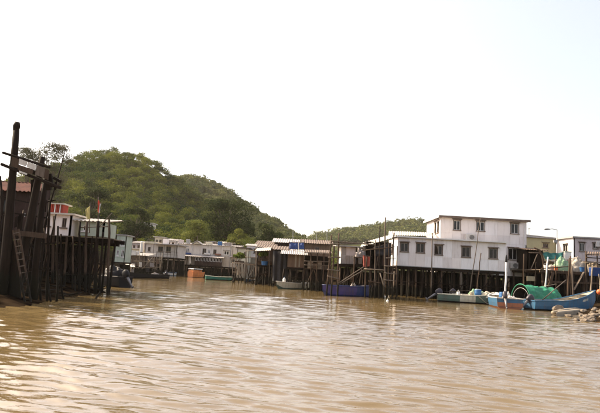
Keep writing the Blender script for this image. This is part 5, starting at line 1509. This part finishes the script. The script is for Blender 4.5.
# clutter on and under the working deck
mb = MB(); mb.corr(P(585, 255.2, Yn - .4), P(610, 255.6, Yn - .4), P(609, 252.0, Yn + 3), P(586, 251.6, Yn + 3), 10, .03); mb.build('canopy_sheet', 'roof_brown', dk)
shade_boards(dk, x0, x1, Yn + 6.6, -.2, zd - .2)
def bucket(label, u, dy, r_, hh, m_, z=None):
    p = P(u, 270, Yn + dy); p.z = (zd + .012) if z is None else z
    t = thing('bucket', label, 'bucket', p, 'buckets on the working deck')
    mb = MB(); mb.lathe(p, [(0, 0), (r_ * .8, 0), (r_, hh), (r_ * 1.08, hh), (r_ * 1.08, hh + .02), (r_ * .94, hh + .02), (r_ * .76, .03), (0, .03)], 16); mb.build('pail', m_, t, smooth=False)
    mb = MB(); mb.tube([p + Vector((math.cos(a) * r_, 0, hh + .02 + math.sin(a) * r_ * .8)) for a in [math.pi * k / 8 for k in range(9)]], .012, 5); mb.build('handle', 'metal_grey', t)
bucket('white bucket at the left end of the working deck', 546, .5, .2, .4, 'plastic_white')
bucket('orange bucket between the pale sheet and the green net', 556, .5, .17, .32, 'plastic_orange')
bucket('blue bucket in front of the white sheeting', 582, .45, .2, .38, 'plastic_blue')
bucket('grey bucket under the brown canopy at the right edge', 590, .5, .2, .36, 'cloth_grey')
for i, (u, dy, w_, hh, m_, lb) in enumerate(((549, 2.2, .7, .8, 'wood_brown', 'brown box at the left of the working deck behind the white bucket'), (588, 2.4, .8, 1.0, 'wood_grey', 'grey box under the brown canopy'), (597, 2.0, .7, .7, 'wood_pale', 'pale box under the brown canopy at the right edge'))):
    p = P(u, 270, Yn + dy); p.z = zd + .012
    t = thing('storage_box', lb, 'box', p, 'boxes on the working deck')
    mb = MB(); box_on(mb, p, w_, .5, hh, .1); mb.build('body', m_, t, bevel=.015)
    mb = MB(); box_on(mb, p + Vector((0, 0, hh + .002)), w_ + .06, .56, .05, .1); mb.build('lid', m_, t)
for i, (u0, v0, u1, v1, m_, lb) in enumerate(((540, 287, 556, 284, 'wood_pale', 'pale plank leaning below the left end of the working deck'), (574, 290, 584, 272, 'wood_grey', 'grey plank propped against the working deck posts'), (548, 293, 553, 272, 'wood_brown', 'brown plank propped beside the leaning white post'))):
    a, b_ = P(u0, v0, Yn - .6), P(u1, v1, Yn - .45)
    o = MB().bar(a, b_, .22, .05).build('loose_plank', m_, None, loc=a); tag(o, lb, 'plank', 'loose planks at the working deck')
t = thing('laundry_line', 'line of hung cloths under the eave of the dark shed', 'laundry', P(552, 262, Yn + 3))
a, b_ = P(544, 260, Yn + 2.8), P(572, 259, Yn + 2.8)
mb = MB(); mb.tube([a, a.lerp(b_, .5) + Vector((0, 0, -.08)), b_], .012, 5); mb.build('line', 'rope', t)
for q_ in (a, b_):
    mb = MB(); mb.pole((q_.x, q_.y, zd), q_ + Vector((0, 0, .1)), .04, .035, 3, .01, 6); mb.build('pole', 'wood_grey', t)
for k, m_ in enumerate(('cloth_grey', 'tarp_white', 'wall_board', 'cloth_red', 'cloth_grey')):
    c0_ = a.lerp(b_, .08 + .18 * k) + Vector((0, -.02, -.03)); c1_ = a.lerp(b_, .08 + .18 * k + .13) + Vector((0, -.02, -.03))
    mb = drape(c0_, c1_, c1_ + Vector((0, 0, -.5 - .12 * (k % 3))), c0_ + Vector((0, 0, -.5 - .12 * (k % 2))), 8, 8, 0, .05, k * 3.0); mb.build('cloth', m_, t, smooth=True)

# concrete slip and rocks
t = thing('concrete_slip', 'long pale concrete ledge on the bank in front of the blue boat', 'ledge', G(580, 309))
a, b_, c, d = G(556, 312, .25), G(604, 307, .3), G(606, 302.5, .3), G(560, 307.8, .25)
mb = MB(); mb.slab([a, b_, c, d], .4); mb.build('slab', 'concrete', t, bevel=.06)
mb = MB(); mb.tube([G(553, 312.6, .15), G(566, 310.5, .2), G(580, 309, .22)], [.12, .15, .12], 8); mb.build('broken_pipe', 'concrete', t, smooth=True)
def rock_mesh(seed):
    r_ = random.Random(seed)
    import bmesh
    bm = bmesh.new(); bmesh.ops.create_icosphere(bm, subdivisions=2, radius=1)
    for v_ in bm.verts:
        d = v_.co.copy()
        k = 1 + .35 * noise.noise(d * 1.3 + Vector((seed * 3.1, 0, 0))) + .18 * noise.noise(d * 3 + Vector((0, seed, 0)))
        v_.co = Vector((d.x * k, d.y * k * .8, d.z * k * .6))
    me = bpy.data.meshes.new('rock'); bm.to_mesh(me); bm.free()
    me.materials.append(M['rock'])
    return me
RM = [rock_mesh(s_) for s_ in range(6)]
o = bpy.data.objects.new('boulder', RM[0]); col.objects.link(o); o.location = G(559, 309.5, .2); o.scale = (.42, .36, .5); tag(o, 'rounded pale boulder by the stern of the blue boat', 'boulder')
cnt = 0
while cnt < 110:
    u, v_ = random.uniform(562, 640), random.uniform(306, 325)
    lo = 311 + max(0, (u - 575)) * .03
    if u < 575 and v_ > 316: continue
    if v_ < 310.5: continue
    if u < 590 and v_ > 321: continue
    p = G(u, v_, .05)
    zt = float(height(np.array([p.x]), np.array([p.y]))[0])
    if zt < -.25: continue
    s_ = random.uniform(.09, .26)
    o = bpy.data.objects.new('rock', random.choice(RM)); col.objects.link(o)
    o.location = (p.x, p.y, max(zt, 0) + s_ * .15); o.rotation_euler = (random.uniform(-.3, .3), random.uniform(-.3, .3), random.uniform(0, 6.28)); o.scale = (s_, s_, s_)
    tag(o, 'loose grey brown rock on the bank at the right edge', 'rock', 'loose rocks along the right bank')
    cnt += 1

# ================================================================== BOATS
def outboard(parent, pos, back, tilt=.75, s=1.0, m='motor_grey'):
    pos = Vector(pos); back = Vector(back).normalized()
    leg = (back * math.sin(tilt) - Vector((0, 0, 1)) * math.cos(tilt)).normalized()
    side = back.cross(Vector((0, 0, 1))).normalized()
    fwd = leg.cross(side).normalized()
    c = pos + back * .12 * s
    mb = MB(); n = 14
    prof = [(-.02, .62), (.06, .9), (.2, 1), (.36, 1), (.46, .86), (.52, .55)]
    vs, fs = [], []
    for hgt, k in prof:
        for i in range(n):
            th = 2 * math.pi * i / n
            cx_ = math.copysign(abs(math.cos(th)) ** .6, math.cos(th)); sy_ = math.copysign(abs(math.sin(th)) ** .6, math.sin(th))
            vs.append(c - leg * hgt * s + fwd * cx_ * .24 * k * s + side * sy_ * .16 * k * s)
    for j in range(len(prof) - 1):
        for i in range(n): fs.append((j * n + i, j * n + (i + 1) % n, (j + 1) * n + (i + 1) % n, (j + 1) * n + i))
    fs.append(tuple(range(n))[::-1]); fs.append(tuple((len(prof) - 1) * n + i for i in range(n)))
    mb.add(vs, fs)
    root = mb.build('outboard_motor', m, parent, smooth=True)
    mb = MB(); mb.tube([c + leg * .0, c + leg * .45 * s, c + leg * .8 * s], [.10 * s, .075 * s, .06 * s], 8); mb.build('drive_leg', 'motor_metal', root, smooth=True)
    mb = MB(); e = c + leg * .82 * s; mb.lathe(e - fwd * .18 * s, [(0, 0), (.05 * s, .06 * s), (.065 * s, .18 * s), (.05 * s, .32 * s), (0, .36 * s)], 10, axis=fwd); mb.build('gear_case', 'motor_metal', root, smooth=True)
    for k in range(3):
        th = k * 2.094
        d = side * math.cos(th) + leg * math.sin(th)
        f0 = e + fwd * .2 * s
        mb = MB(); mb.hexa([f0 - fwd * .012, f0 + d * .06 * s - fwd * .03, f0 + d * .15 * s - fwd * .012 + leg * .03 * s, f0 + d * .1 * s + side * .04 * s, f0 + fwd * .012, f0 + d * .06 * s + fwd * .004, f0 + d * .15 * s + fwd * .012 + leg * .03 * s, f0 + d * .1 * s + side * .04 * s + fwd * .012])
        mb.build('propeller_blade', 'motor_metal', root)
    mb = MB(); mb.bar(pos - back * .08 * s + Vector((0, 0, -.12)), c + Vector((0, 0, -.02)), .2 * s, .12 * s); mb.build('bracket', 'motor_metal', root)
    return root

class Boat:
    def __init__(s, name, label, stern, bow, beam, fs, fb, mats, accent=None, floor=.12, thwarts=3, foredeck=.16, gun='hull_white', sweep=2.2, z0=0.0, full=.86, group=None, cat='boat', bowfull=.07, fm=None):
        A, B = Vector(stern), Vector(bow)
        A.z = B.z = z0
        s.A, s.B = A, B
        s.L = (B - A).length
        s.d = (B - A).normalized()
        s.side = Vector((s.d.y, -s.d.x, 0))
        s.beam, s.fs, s.fb, s.sweep, s.full, s.bowfull = beam, fs, fb, sweep, full, bowfull
        s.fm = fm if fm is not None else fs * .92
        s.t = thing(name, label, cat, A.lerp(B, .5), group)
        N = 18
        T = [i / N for i in range(N + 1)]
        top, bot, inn = mats
        mb = MB()
        for sg in (-1, 1):
            vs = []
            for t in T:
                b_, sh = s.half(t), s.sheer(t)
                k = s.keel(t)
                vs += [s.pt(t, sg * b_, sh), s.pt(t, sg * b_ * .965, sh * .62 + k * .38), s.pt(t, sg * b_ * .9, .10 + max(0, k) * .9), s.pt(t, sg * b_ * .74, -.04 + max(0, k)), s.pt(t, 0, -.22 + max(0, k) * .8 if t < 1 else k)]
            fsx, mi = [], []
            for i in range(N):
                for j in range(4):
                    a = i * 5 + j
                    f = (a, a + 1, a + 6, a + 5) if sg > 0 else (a, a + 5, a + 6, a + 1)
                    tm = (T[i] + T[i + 1]) / 2
                    m_ = 1 if j >= 2 else (2 if accent and accent[0] < tm < accent[1] else 0)
                    mb.add([vs[x] for x in f], [(0, 1, 2, 3)], m_)
        b0, s0 = s.half(0), s.sheer(0)
        mb.add([s.pt(0, -b0, s0), s.pt(0, -b0 * .9, .1), s.pt(0, -b0 * .74, -.04), s.pt(0, 0, -.22), s.pt(0, b0 * .74, -.04), s.pt(0, b0 * .9, .1), s.pt(0, b0, s0)], [(0, 1, 5, 6)], 0)
        mb.add([s.pt(0, -b0 * .9, .1), s.pt(0, -b0 * .74, -.04), s.pt(0, 0, -.22), s.pt(0, b0 * .74, -.04), s.pt(0, b0 * .9, .1)], [(0, 1, 2, 3, 4)], 1)
        mb.build('hull', [top, bot, accent[2] if accent else top], s.t, smooth=False)
        mb = MB()
        vs = []
        for t in T:
            b_, sh, k = s.half(t), s.sheer(t), s.keel(t)
            bi = max(.02, b_ - .05)
            fl = max(floor, k + .06)
            tt = min(max(t, .015), .985)
            vs += [s.pt(tt, -bi, sh), s.pt(tt, -bi * .82, fl), s.pt(tt, bi * .82, fl), s.pt(tt, bi, sh)]
        for i in range(N):
            for j in range(3):
                a = i * 4 + j
                mb.add([vs[x] for x in (a, a + 4, a + 5, a + 1)], [(0, 1, 2, 3)])
        mb.add([vs[0], vs[1], vs[2], vs[3]], [(0, 1, 2, 3)])
        mb.build('lining', inn, s.t)
        for sg in (-1, 1):
            mb = MB()
            pts = [s.pt(t, sg * (s.half(t) - .02), s.sheer(t) + .01) for t in T]
            mb.tube(pts, .045, 6); mb.build('gunwale', gun, s.t, smooth=True)
        mb = MB(); mb.bar(s.pt(0, -b0, s0 + .01), s.pt(0, b0, s0 + .01), .09, .08); mb.build('transom_cap', gun, s.t)
        for k in range(thwarts):
            t = .22 + .5 * k / max(1, thwarts - 1)
            b_ = s.half(t) - .06
            mb = MB(); mb.bar(s.pt(t, -b_, s.sheer(t) - .1), s.pt(t, b_, s.sheer(t) - .1), .22, .04); mb.build('thwart', 'hull_inside', s.t)
        if foredeck:
            mb = MB()
            tt = [1 - foredeck + foredeck * i / 5 for i in range(6)]
            vs = []
            for t in tt: vs += [s.pt(t, -max(.02, s.half(t) - .05), s.sheer(t) - .02), s.pt(t, max(.02, s.half(t) - .05), s.sheer(t) - .02)]
            mb.add(vs, [(2 * i, 2 * i + 1, 2 * i + 3, 2 * i + 2) for i in range(5)])
            mb.build('foredeck', inn, s.t)
    def half(s, t):
        B = s.beam / 2
        if t < .5: return B * (s.full + (1 - s.full) * math.sin(math.pi * t))
        q_ = (t - .5) / .5
        return B * (s.bowfull + (1 - s.bowfull) * (1 - q_ ** 2.3))
    def sheer(s, t):
        if t < .4:
            k = t / .4; return s.fs + (s.fm - s.fs) * math.sin(k * math.pi / 2)
        k = (t - .4) / .6
        return s.fm + (s.fb - s.fm) * k ** s.sweep
    def keel(s, t):
        return -.22 if t < .72 else -.22 + (s.fb * .55 + .22) * ((t - .72) / .28) ** 1.8
    def pt(s, t, side, z):
        return s.A + s.d * (s.L * t) + s.side * side + Vector((0, 0, z))

def wl(u, v, d=0): return G(u, v)

def lie_along(label, name, a, b_, r, m, cat, group=None):
    a, b_ = Vector(a), Vector(b_)
    o = MB().pole(a, b_, r, r * .8, 4, .01, 7).build(name, m, None, smooth=True, loc=a)
    return tag(o, label, cat, group)

# blue boat, right
A, B = G(529, 309.5), P(595, 300, 39.2)
bt = Boat('blue_boat', 'blue open boat with raised bow moored by the concrete ledge', A, B, 1.75, .66, 1.62, ('hull_blue', 'hull_black', 'hull_inside'), thwarts=4, gun='hull_blue', sweep=1.5, fm=.74)
outboard(bt.t, bt.pt(0, .05, .62), -bt.d, .8, 1.05)
mb = MB(); mb.bar(bt.pt(.05, -.55, .5), bt.pt(.05, .55, .5), .5, .05); mb.build('stern_board', 'hull_cream', bt.t)
for k in range(5):                          # worn pale registration strokes on the bow
    t_ = .70 + .022 * k
    for side_ in (1,):
        p0, p1 = bt.pt(t_, side_ * bt.half(t_) * .99 + .012, bt.sheer(t_) * .72), bt.pt(t_ + .006, side_ * bt.half(t_ + .006) * .99 + .012, bt.sheer(t_) * .86)
        mb = MB(); mb.bar(p0, p1, .05, .006, up=(0, -1, 0)); mb.build('registration_stroke', 'hull_cream', bt.t)
def onboard(b_, t, side, z): return b_.pt(t, side, z)
lie_along('long grey pole slanting up out of the blue boat', 'boat_pole', bt.pt(.12, .2, .5), P(566, 280, 42), .04, 'wood_grey', 'pole')
def crate_in(label, p, w, d, hh, m_, name='fish_box', group='boxes lying in the boats', rot=.1):
    t = thing(name, label, 'box', p, group)
    mb = MB(); box_on(mb, p, w, d, .03, rot); mb.build('bottom', m_, t)
    ca, sa = math.cos(rot), math.sin(rot)
    for sx, sy, ww, dd in ((0, -d / 2, w, .03), (0, d / 2, w, .03), (-w / 2, 0, .03, d), (w / 2, 0, .03, d)):
        c = Vector(p) + Vector((ca * sx - sa * sy, sa * sx + ca * sy, .03))
        mb = MB(); box_on(mb, c, ww - (.0 if ww > .05 else 0), dd - (.034 if dd > .05 else 0), hh, rot); mb.build('side', m_, t)
crate_in('cream fish box amidships in the blue boat', bt.pt(.42, 0, .135), .9, .55, .34, 'hull_cream')
crate_in('pale pinkish fish box toward the bow of the blue boat', bt.pt(.62, 0, .135), .8, .5, .42, 'tarp_white')
o = heap(bt.pt(.28, .1, .135), .4, .35, .3, .5, seed=2.0).build('rope_pile', 'rope', None, smooth=True, loc=bt.pt(.28, .1, .135)); tag(o, 'tan coil of rope in the stern of the blue boat', 'rope')

# canopy boat behind it
A, B = G(520, 306.5), P(560, 300, 44.6)
bt = Boat('canopy_boat', 'boat with an arched green tarpaulin canopy between the blue boats', A, B, 2.1, .6, .95, ('hull_blue', 'hull_black', 'hull_inside'), thwarts=2, gun='hull_white')
cv = MB(); cl_ = MB(); n = 26; L0, L1 = .02, .80
ribs = []
seg = 20
vs = []
for lay in (0, 1):
    for j in range(seg + 1):
        t = L0 + (L1 - L0) * j / seg
        for i in range(n + 1):
            th = math.pi * i / n
            w = bt.beam / 2 * .92 - lay * .02
            wob = .13 * noise.noise(Vector((t * 9, th * 2.2, 1))) + .08 * noise.noise(Vector((t * 21, th * 5, 4)))
            sag = -.04 * math.sin(math.pi * ((j % 2)))
            vs.append(bt.pt(t, -math.cos(th) * (w + wob), .52 + math.sin(th) * (1.28 - lay * .02 + wob) - .08 * math.sin(j / 20 * 3 * math.pi) ** 2 * math.sin(th) - .16 * j / 20 * math.sin(th)))
k0 = (seg + 1) * (n + 1)
fs_, mi_ = [], []
for j in range(seg):
    for i in range(n):
        a = j * (n + 1) + i
        cv.add([vs[x] for x in (a, a + 1, a + n + 2, a + n + 1)], [(0, 1, 2, 3)], 0 if j > 0 else 0)
        cl_.add([vs[x + k0] for x in (a, a + n + 1, a + n + 2, a + 1)], [(0, 1, 2, 3)], 0)
cl_.build('canopy_shade_layer', 'tarp_dark', bt.t, smooth=True)  # dark inner layer added to stand for the shade inside the arch
cv.build('canopy', 'tarp_green', bt.t, smooth=True)
for j in (0, 7, 13, 20):
    t = L0 + (L1 - L0) * j / seg
    mb = MB(); mb.tube([bt.pt(t, -math.cos(math.pi * i / 12) * bt.beam / 2 * .80, .50 + math.sin(math.pi * i / 12) * 1.0) for i in range(13)], .025, 6); mb.build('hoop', 'metal_grey', bt.t, smooth=True)
mb = MB(); mb.tube([bt.pt(.015, -math.cos(math.pi * i / 14) * bt.beam / 2 * .92, .52 + math.sin(math.pi * i / 14) * 1.29) for i in range(15)], .04, 6); mb.build('canopy_hem', 'tarp_green', bt.t, smooth=True)

# blue and rust boat
A, B = G(507, 308.5), G(492, 299)
bt = Boat('blue_rust_boat', 'short blue boat with a rusty orange bottom and white gunwale, stern toward the camera', G(510, 308.8), P(495, 300, 42.5), 1.9, .72, 1.0, ('hull_blue', 'hull_rust', 'hull_white'), thwarts=3, gun='hull_white', fm=.7, full=.95)
outboard(bt.t, bt.pt(0, -.35, .72), -bt.d, .55, 1.0)
mb = MB(); mb.slab([bt.pt(-.005, .85, .12), bt.pt(-.005, -.85, .12), bt.pt(-.005, -.88, .42), bt.pt(-.005, .88, .42)], .01); mb.build('transom_band', 'hull_rust', bt.t)
barrel('blue_barrel', 'blue plastic barrel on the bow of the blue and rust boat', bt.pt(.55, .1, .135), .27, .95, 'plastic_blue', 'plastic_blue', 'blue barrels in the boats')
o = heap(bt.pt(.3, .2, .135), .5, .4, .75, .5, seed=5.0).build('cloth_pile', 'tarp_white', None, smooth=True, loc=bt.pt(.3, .2, .135)); tag(o, 'crumpled white sheet in the blue and rust boat', 'sheet')

# green and cream boat
A, B = G(437.5, 301), G(493, 304.5)
bt = Boat('green_boat', 'dark green open boat with a cream panel amidships before the white house', A, B, 1.6, .62, .78, ('hull_green', 'hull_black', 'hull_inside'), accent=(.40, .66, 'hull_cream'), thwarts=4, gun='hull_cream', fm=.60)
outboard(bt.t, bt.pt(0, 0, .62), -bt.d, .95, 1.1)
p = bt.pt(.73, .0, .135); barrel('blue_barrel', 'blue barrel with a white lid standing in the green and cream boat', p, .28, 1.02, 'plastic_blue', 'plastic_white', 'blue barrels in the boats')
crate_in('dark box lying amidships in the green and cream boat', bt.pt(.5, -.1, .135), .8, .5, .55, 'hull_white')
o = heap(bt.pt(.62, .25, .135), .35, .3, .62, .5, seed=7.0).build('rope_pile', 'rope', None, smooth=True, loc=bt.pt(.62, .25, .135)); tag(o, 'tan rope pile beside the barrel in the green and cream boat', 'rope')
o = heap(bt.pt(.88, .05, .5), .5, .35, .45, .4, seed=8.0).build('cloth_pile', 'wall_cream', None, smooth=True, loc=bt.pt(.88, .05, .5)); tag(o, 'tan cloth pile on the bow of the green and cream boat', 'cloth')
o = heap(bt.pt(.38, -.1, .135), .25, .25, .75, .4, seed=9.0).build('bag', 'plastic_white', None, smooth=True, loc=bt.pt(.38, -.1, .135)); tag(o, 'small pale bag near the stern of the green and cream boat', 'bag')
mb = MB(); pts_ = [bt.pt(.72, bt.half(.72), .62), bt.pt(.80, bt.half(.8) + .06, .3), bt.pt(.88, bt.half(.88) + .12, .05), bt.pt(.97, .25, .1), bt.pt(1.0, .1, .7)]
mb.tube(pts_, .022, 6); mb.build('mooring_rope', 'rope', bt.t, smooth=True)

# more small craft and gear along the mooring
bt2 = Boat('grey_boat', 'slim grey boat lying behind the green and cream boat', P(452, 300, 46.2), P(499, 300, 46.0), 1.4, .62, .85, ('cloth_grey', 'hull_black', 'hull_inside'), thwarts=3, gun='hull_cream', fm=.6)
outboard(bt2.t, bt2.pt(0, 0, .62), -bt2.d, .7, 1.0)
o = heap(bt2.pt(.5, 0, .3), .7, .4, .75, .4, seed=41).build('net_pile', 'net_green', None, smooth=True, loc=bt2.pt(.5, 0, .3)); tag(o, 'green net pile in the slim grey boat', 'net')
bt3 = Boat('faded_boat', 'faded blue green boat wedged behind the canopy boat bow', P(541, 300, 47.0), P(578, 300, 45.2), 1.5, .7, 1.05, ('hull_teal', 'hull_black', 'hull_inside'), thwarts=3, gun='hull_white', fm=.65)
o = heap(bt3.pt(.4, 0, .3), .8, .45, .8, .4, seed=43).build('sheet_pile', 'tarp_dark', None, smooth=True, loc=bt3.pt(.4, 0, .3)); tag(o, 'dark sheet heaped in the faded blue green boat', 'sheet')
outboard(bt3.t, bt3.pt(0, 0, .7), -bt3.d, .6, 1.0)
for (u0, v0, u1, v1, Y_, lb, m_) in ((444, 292, 470, 290.5, 43.2, 'grey oar lying along the green and cream boat', 'wood_grey'),):
    a, b_ = P(u0, v0, Y_), P(u1, v1, Y_)
    o = MB().pole(a, b_, .035, .03, 4, .01, 7).build('oar', m_, None, smooth=True, loc=a); tag(o, lb, 'oar')
# purple boat
bt = Boat('purple_boat', 'purple and navy wooden boat moored beneath the pole frame', G(366, 296.5), G(322, 295), 1.5, .92, .82, ('hull_purple', 'hull_navy', 'hull_inside'), accent=(-.1, .36, 'hull_navy'), thwarts=3, gun='hull_navy', fm=.80, full=.9)
mb = MB(); mb.pole(bt.pt(.2, 0, .2), P(362, 268, 43.1), .03, .03, 3, .01, 6); mb.build('boom', 'wood_grey', bt.t)
o = heap(bt.pt(.3, 0, .135), .4, .35, .85, .4, seed=11.0).build('net_pile', 'cloth_grey', None, smooth=True, loc=bt.pt(.3, 0, .135)); tag(o, 'grey net pile in the stern of the purple boat', 'net')
# cream boat
bt = Boat('cream_boat', 'long cream white open boat in front of the tan plank hut', G(311.5, 289), G(276, 288.8), 1.5, .66, .74, ('hull_cream', 'hull_green', 'hull_inside'), thwarts=4, gun='hull_white', fm=.60)
p = bt.pt(.80, 0, .64)
t = thing('water_jug', 'white plastic jug standing on the bow of the cream boat', 'jug', p)
mb = MB(); mb.lathe(p, [(0, 0), (.15, 0), (.16, .05), (.16, .33), (.10, .44), (.05, .47), (.05, .52), (0, .52)], 14); mb.build('body', 'plastic_white', t, smooth=True)
mb = MB(); mb.lathe(p + Vector((0, 0, .523)), [(0, 0), (.06, 0), (.06, .05), (0, .055)], 10); mb.build('cap', 'plastic_blue', t)
crate_in('brown wooden box amidships in the cream boat', bt.pt(.45, 0, .135), .9, .5, .75, 'wood_pale')
# small blue skiff
bt = Boat('blue_skiff', 'small faded blue skiff below the planted deck', G(257, 282.3), G(245, 282), 1.1, .42, .5, ('hull_blue', 'hull_navy', 'hull_inside'), thwarts=2, gun='hull_white', foredeck=.2)
# green boat far
bt = Boat('teal_boat', 'long teal green boat right of the orange boat', G(205.5, 279.6), G(233, 281), 1.5, .62, .55, ('hull_teal', 'hull_black', 'hull_inside'), thwarts=4, gun='hull_cream', fm=.5)
bt = Boat('brown_skiff', 'dull brown skiff against the left side of the planted deck', G(232.5, 280.2), G(246, 280.8), 1.3, .4, .45, ('wood_pale', 'hull_black', 'hull_inside'), thwarts=3, gun='wood_pale')
# orange cabin boat
bt = Boat('orange_boat', 'bright orange boat with a white topped cabin at the creek end', G(190, 277.3), G(203, 277.8), 1.6, .85, .95, ('hull_orange', 'hull_rust', 'hull_inside'), thwarts=2, gun='hull_orange', fm=.85, bowfull=.45, full=.95)
zc = 1.35
mb = MB(); a, b_ = bt.pt(.05, -.6, .3), bt.pt(.66, .6, .3)
for k, (t_, sd_) in enumerate(((.05, -.62), (.05, .62), (.66, -.62), (.66, .62))):
    m2 = MB(); m2.bar(bt.pt(t_, sd_, .5), bt.pt(t_, sd_, zc), .07, .07); m2.build('cabin_post', 'hull_orange', bt.t)
mb.hexa([bt.pt(.03, -.68, .86), bt.pt(.68, -.68, .86), bt.pt(.68, .68, .86), bt.pt(.03, .68, .86), bt.pt(.03, -.68, 1.2), bt.pt(.68, -.68, 1.2), bt.pt(.68, .68, 1.2), bt.pt(.03, .68, 1.2)]); mb.build('cabin_side', 'hull_orange', bt.t)
mb = MB(); mb.hexa([bt.pt(.0, -.75, zc), bt.pt(.72, -.75, zc), bt.pt(.72, .75, zc), bt.pt(.0, .75, zc), bt.pt(.03, -.7, zc + .12), bt.pt(.69, -.7, zc + .12), bt.pt(.69, .7, zc + .12), bt.pt(.03, .7, zc + .12)]); mb.build('cabin_roof', 'hull_white', bt.t)
mb = MB(); mb.bar(bt.pt(.7, -.7, zc - .02), bt.pt(.7, .7, zc - .02), .06, .06); mb.build('roof_bar', 'hull_white', bt.t)
# brown tarped boats behind
for (u0, v0, u1, v1, lb, m_, hm_) in ((203, 275.3, 214, 275.6, 'rust brown covered boat just behind the teal boat', 'hull_rust', 'wood_brown'), (213.5, 275.2, 226, 275.8, 'grey covered boat with pale sheet behind the teal boat', 'hull_black', 'tarp_white')):
    bt = Boat('covered_boat', lb, G(u0, v0), G(u1, v1), 1.4, .7, .8, (m_, 'hull_black', 'hull_inside'), thwarts=1, gun='wood_pale', group='covered boats at the creek end')
    hp = heap(bt.pt(.45, 0, .6), 1.0, .6, .75, .35, seed=u0); hp.build('cover', hm_, bt.t, smooth=True)
# white blue little boat
bt = Boat('white_skiff', 'small white and blue skiff under the dark verandah at the creek end', G(165.5, 275.6), G(176, 275.8), 1.2, .5, .6, ('hull_white', 'hull_blue', 'hull_white'), thwarts=2, gun='hull_blue')
outboard(bt.t, bt.pt(0, 0, .5), -bt.d, .5, .9)
o = heap(bt.pt(.6, 0, .5), .5, .35, .35, .5, seed=21).build('cloth_pile', 'tarp_dark', None, smooth=True, loc=bt.pt(.6, 0, .5)); tag(o, 'dark bundle heaped in the white and blue skiff', 'bundle')
# long dark boat
bt = Boat('long_dark_boat', 'long low black boat lying along the far left bank', G(166, 278.6), G(119, 277.5), 1.4, .5, .8, ('hull_black', 'hull_black', 'wood_dark'), thwarts=5, gun='wood_dark', fm=.48)
outboard(bt.t, bt.pt(0, 0, .5), -bt.d, .6, .8)
o = heap(bt.pt(.25, 0, .36), .5, .35, .3, .5, seed=23).build('net_pile', 'cloth_grey', None, smooth=True, loc=bt.pt(.25, 0, .36)); tag(o, 'grey net pile in the stern of the long black boat', 'net')
# dark boat by jetty
bt = Boat('dark_boat', 'black outboard boat with a humped cover at the jetty end', G(125, 287.3), G(99, 285), 1.5, .72, .8, ('hull_black', 'hull_black', 'wood_dark'), thwarts=2, gun='tarp_dark', fm=.7)
outboard(bt.t, bt.pt(0, 0, .72), -bt.d, .7, 1.1, 'hull_black')
mb = heap(bt.pt(.45, 0, .6), .75, .55, .85, .3, seed=31); mb.build('cover', 'tarp_dark', bt.t, smooth=True)
# floats
for u, v_, lb, m_ in ((387.5, 301, 'white float bobbing at the foot of the tall scaffold pole', 'plastic_white'), (599.5, 292, 'orange buoy hanging at the right edge beside the blue boat bow', 'plastic_orange')):
    p = G(u, v_) if v_ > 300 else P(u, v_, 41.5)
    t = thing('float', lb, 'buoy', p)
    r_ = .10 if v_ > 300 else .22
    mb = MB(); mb.lathe(p, [(0, -r_), (r_ * .6, -r_ * .8), (r_ * .95, -r_ * .3), (r_, 0), (r_ * .95, r_ * .35), (r_ * .6, r_ * .8), (.03, r_), (0, r_)], 16); mb.build('ball', m_, t, smooth=True)
    mb = MB(); mb.tube([p + Vector((0, 0, r_)), p + Vector((.1, .1, r_ + .3)), p + Vector((.2, .4, r_ + (.1 if v_ > 300 else 1.2)))], .02, 5); mb.build('rope', 'rope', t)
# ------------------------------------------------------------------ haze
hz = MB(); hz.box(-900, 900, -60, 1100, -2, 135)
hz = hz.build('haze', 'mud')
hz.data.materials.clear()
hm = bpy.data.materials.new('haze_air'); hm.use_nodes = True
hn = hm.node_tree
hn.nodes.remove(hn.nodes['Principled BSDF'])
pv = hn.nodes.new('ShaderNodeVolumePrincipled')
pv.inputs['Color'].default_value = (1.0, 0.93, 0.80, 1)
pv.inputs['Density'].default_value = 0.0001
pv.inputs['Anisotropy'].default_value = 0.3
hn.links.new(pv.outputs[0], hn.nodes['Material Output'].inputs['Volume'])
hz.data.materials.append(hm)
tag(hz, 'thin warm haze hanging over the creek and hills', 'haze', kind='stuff')
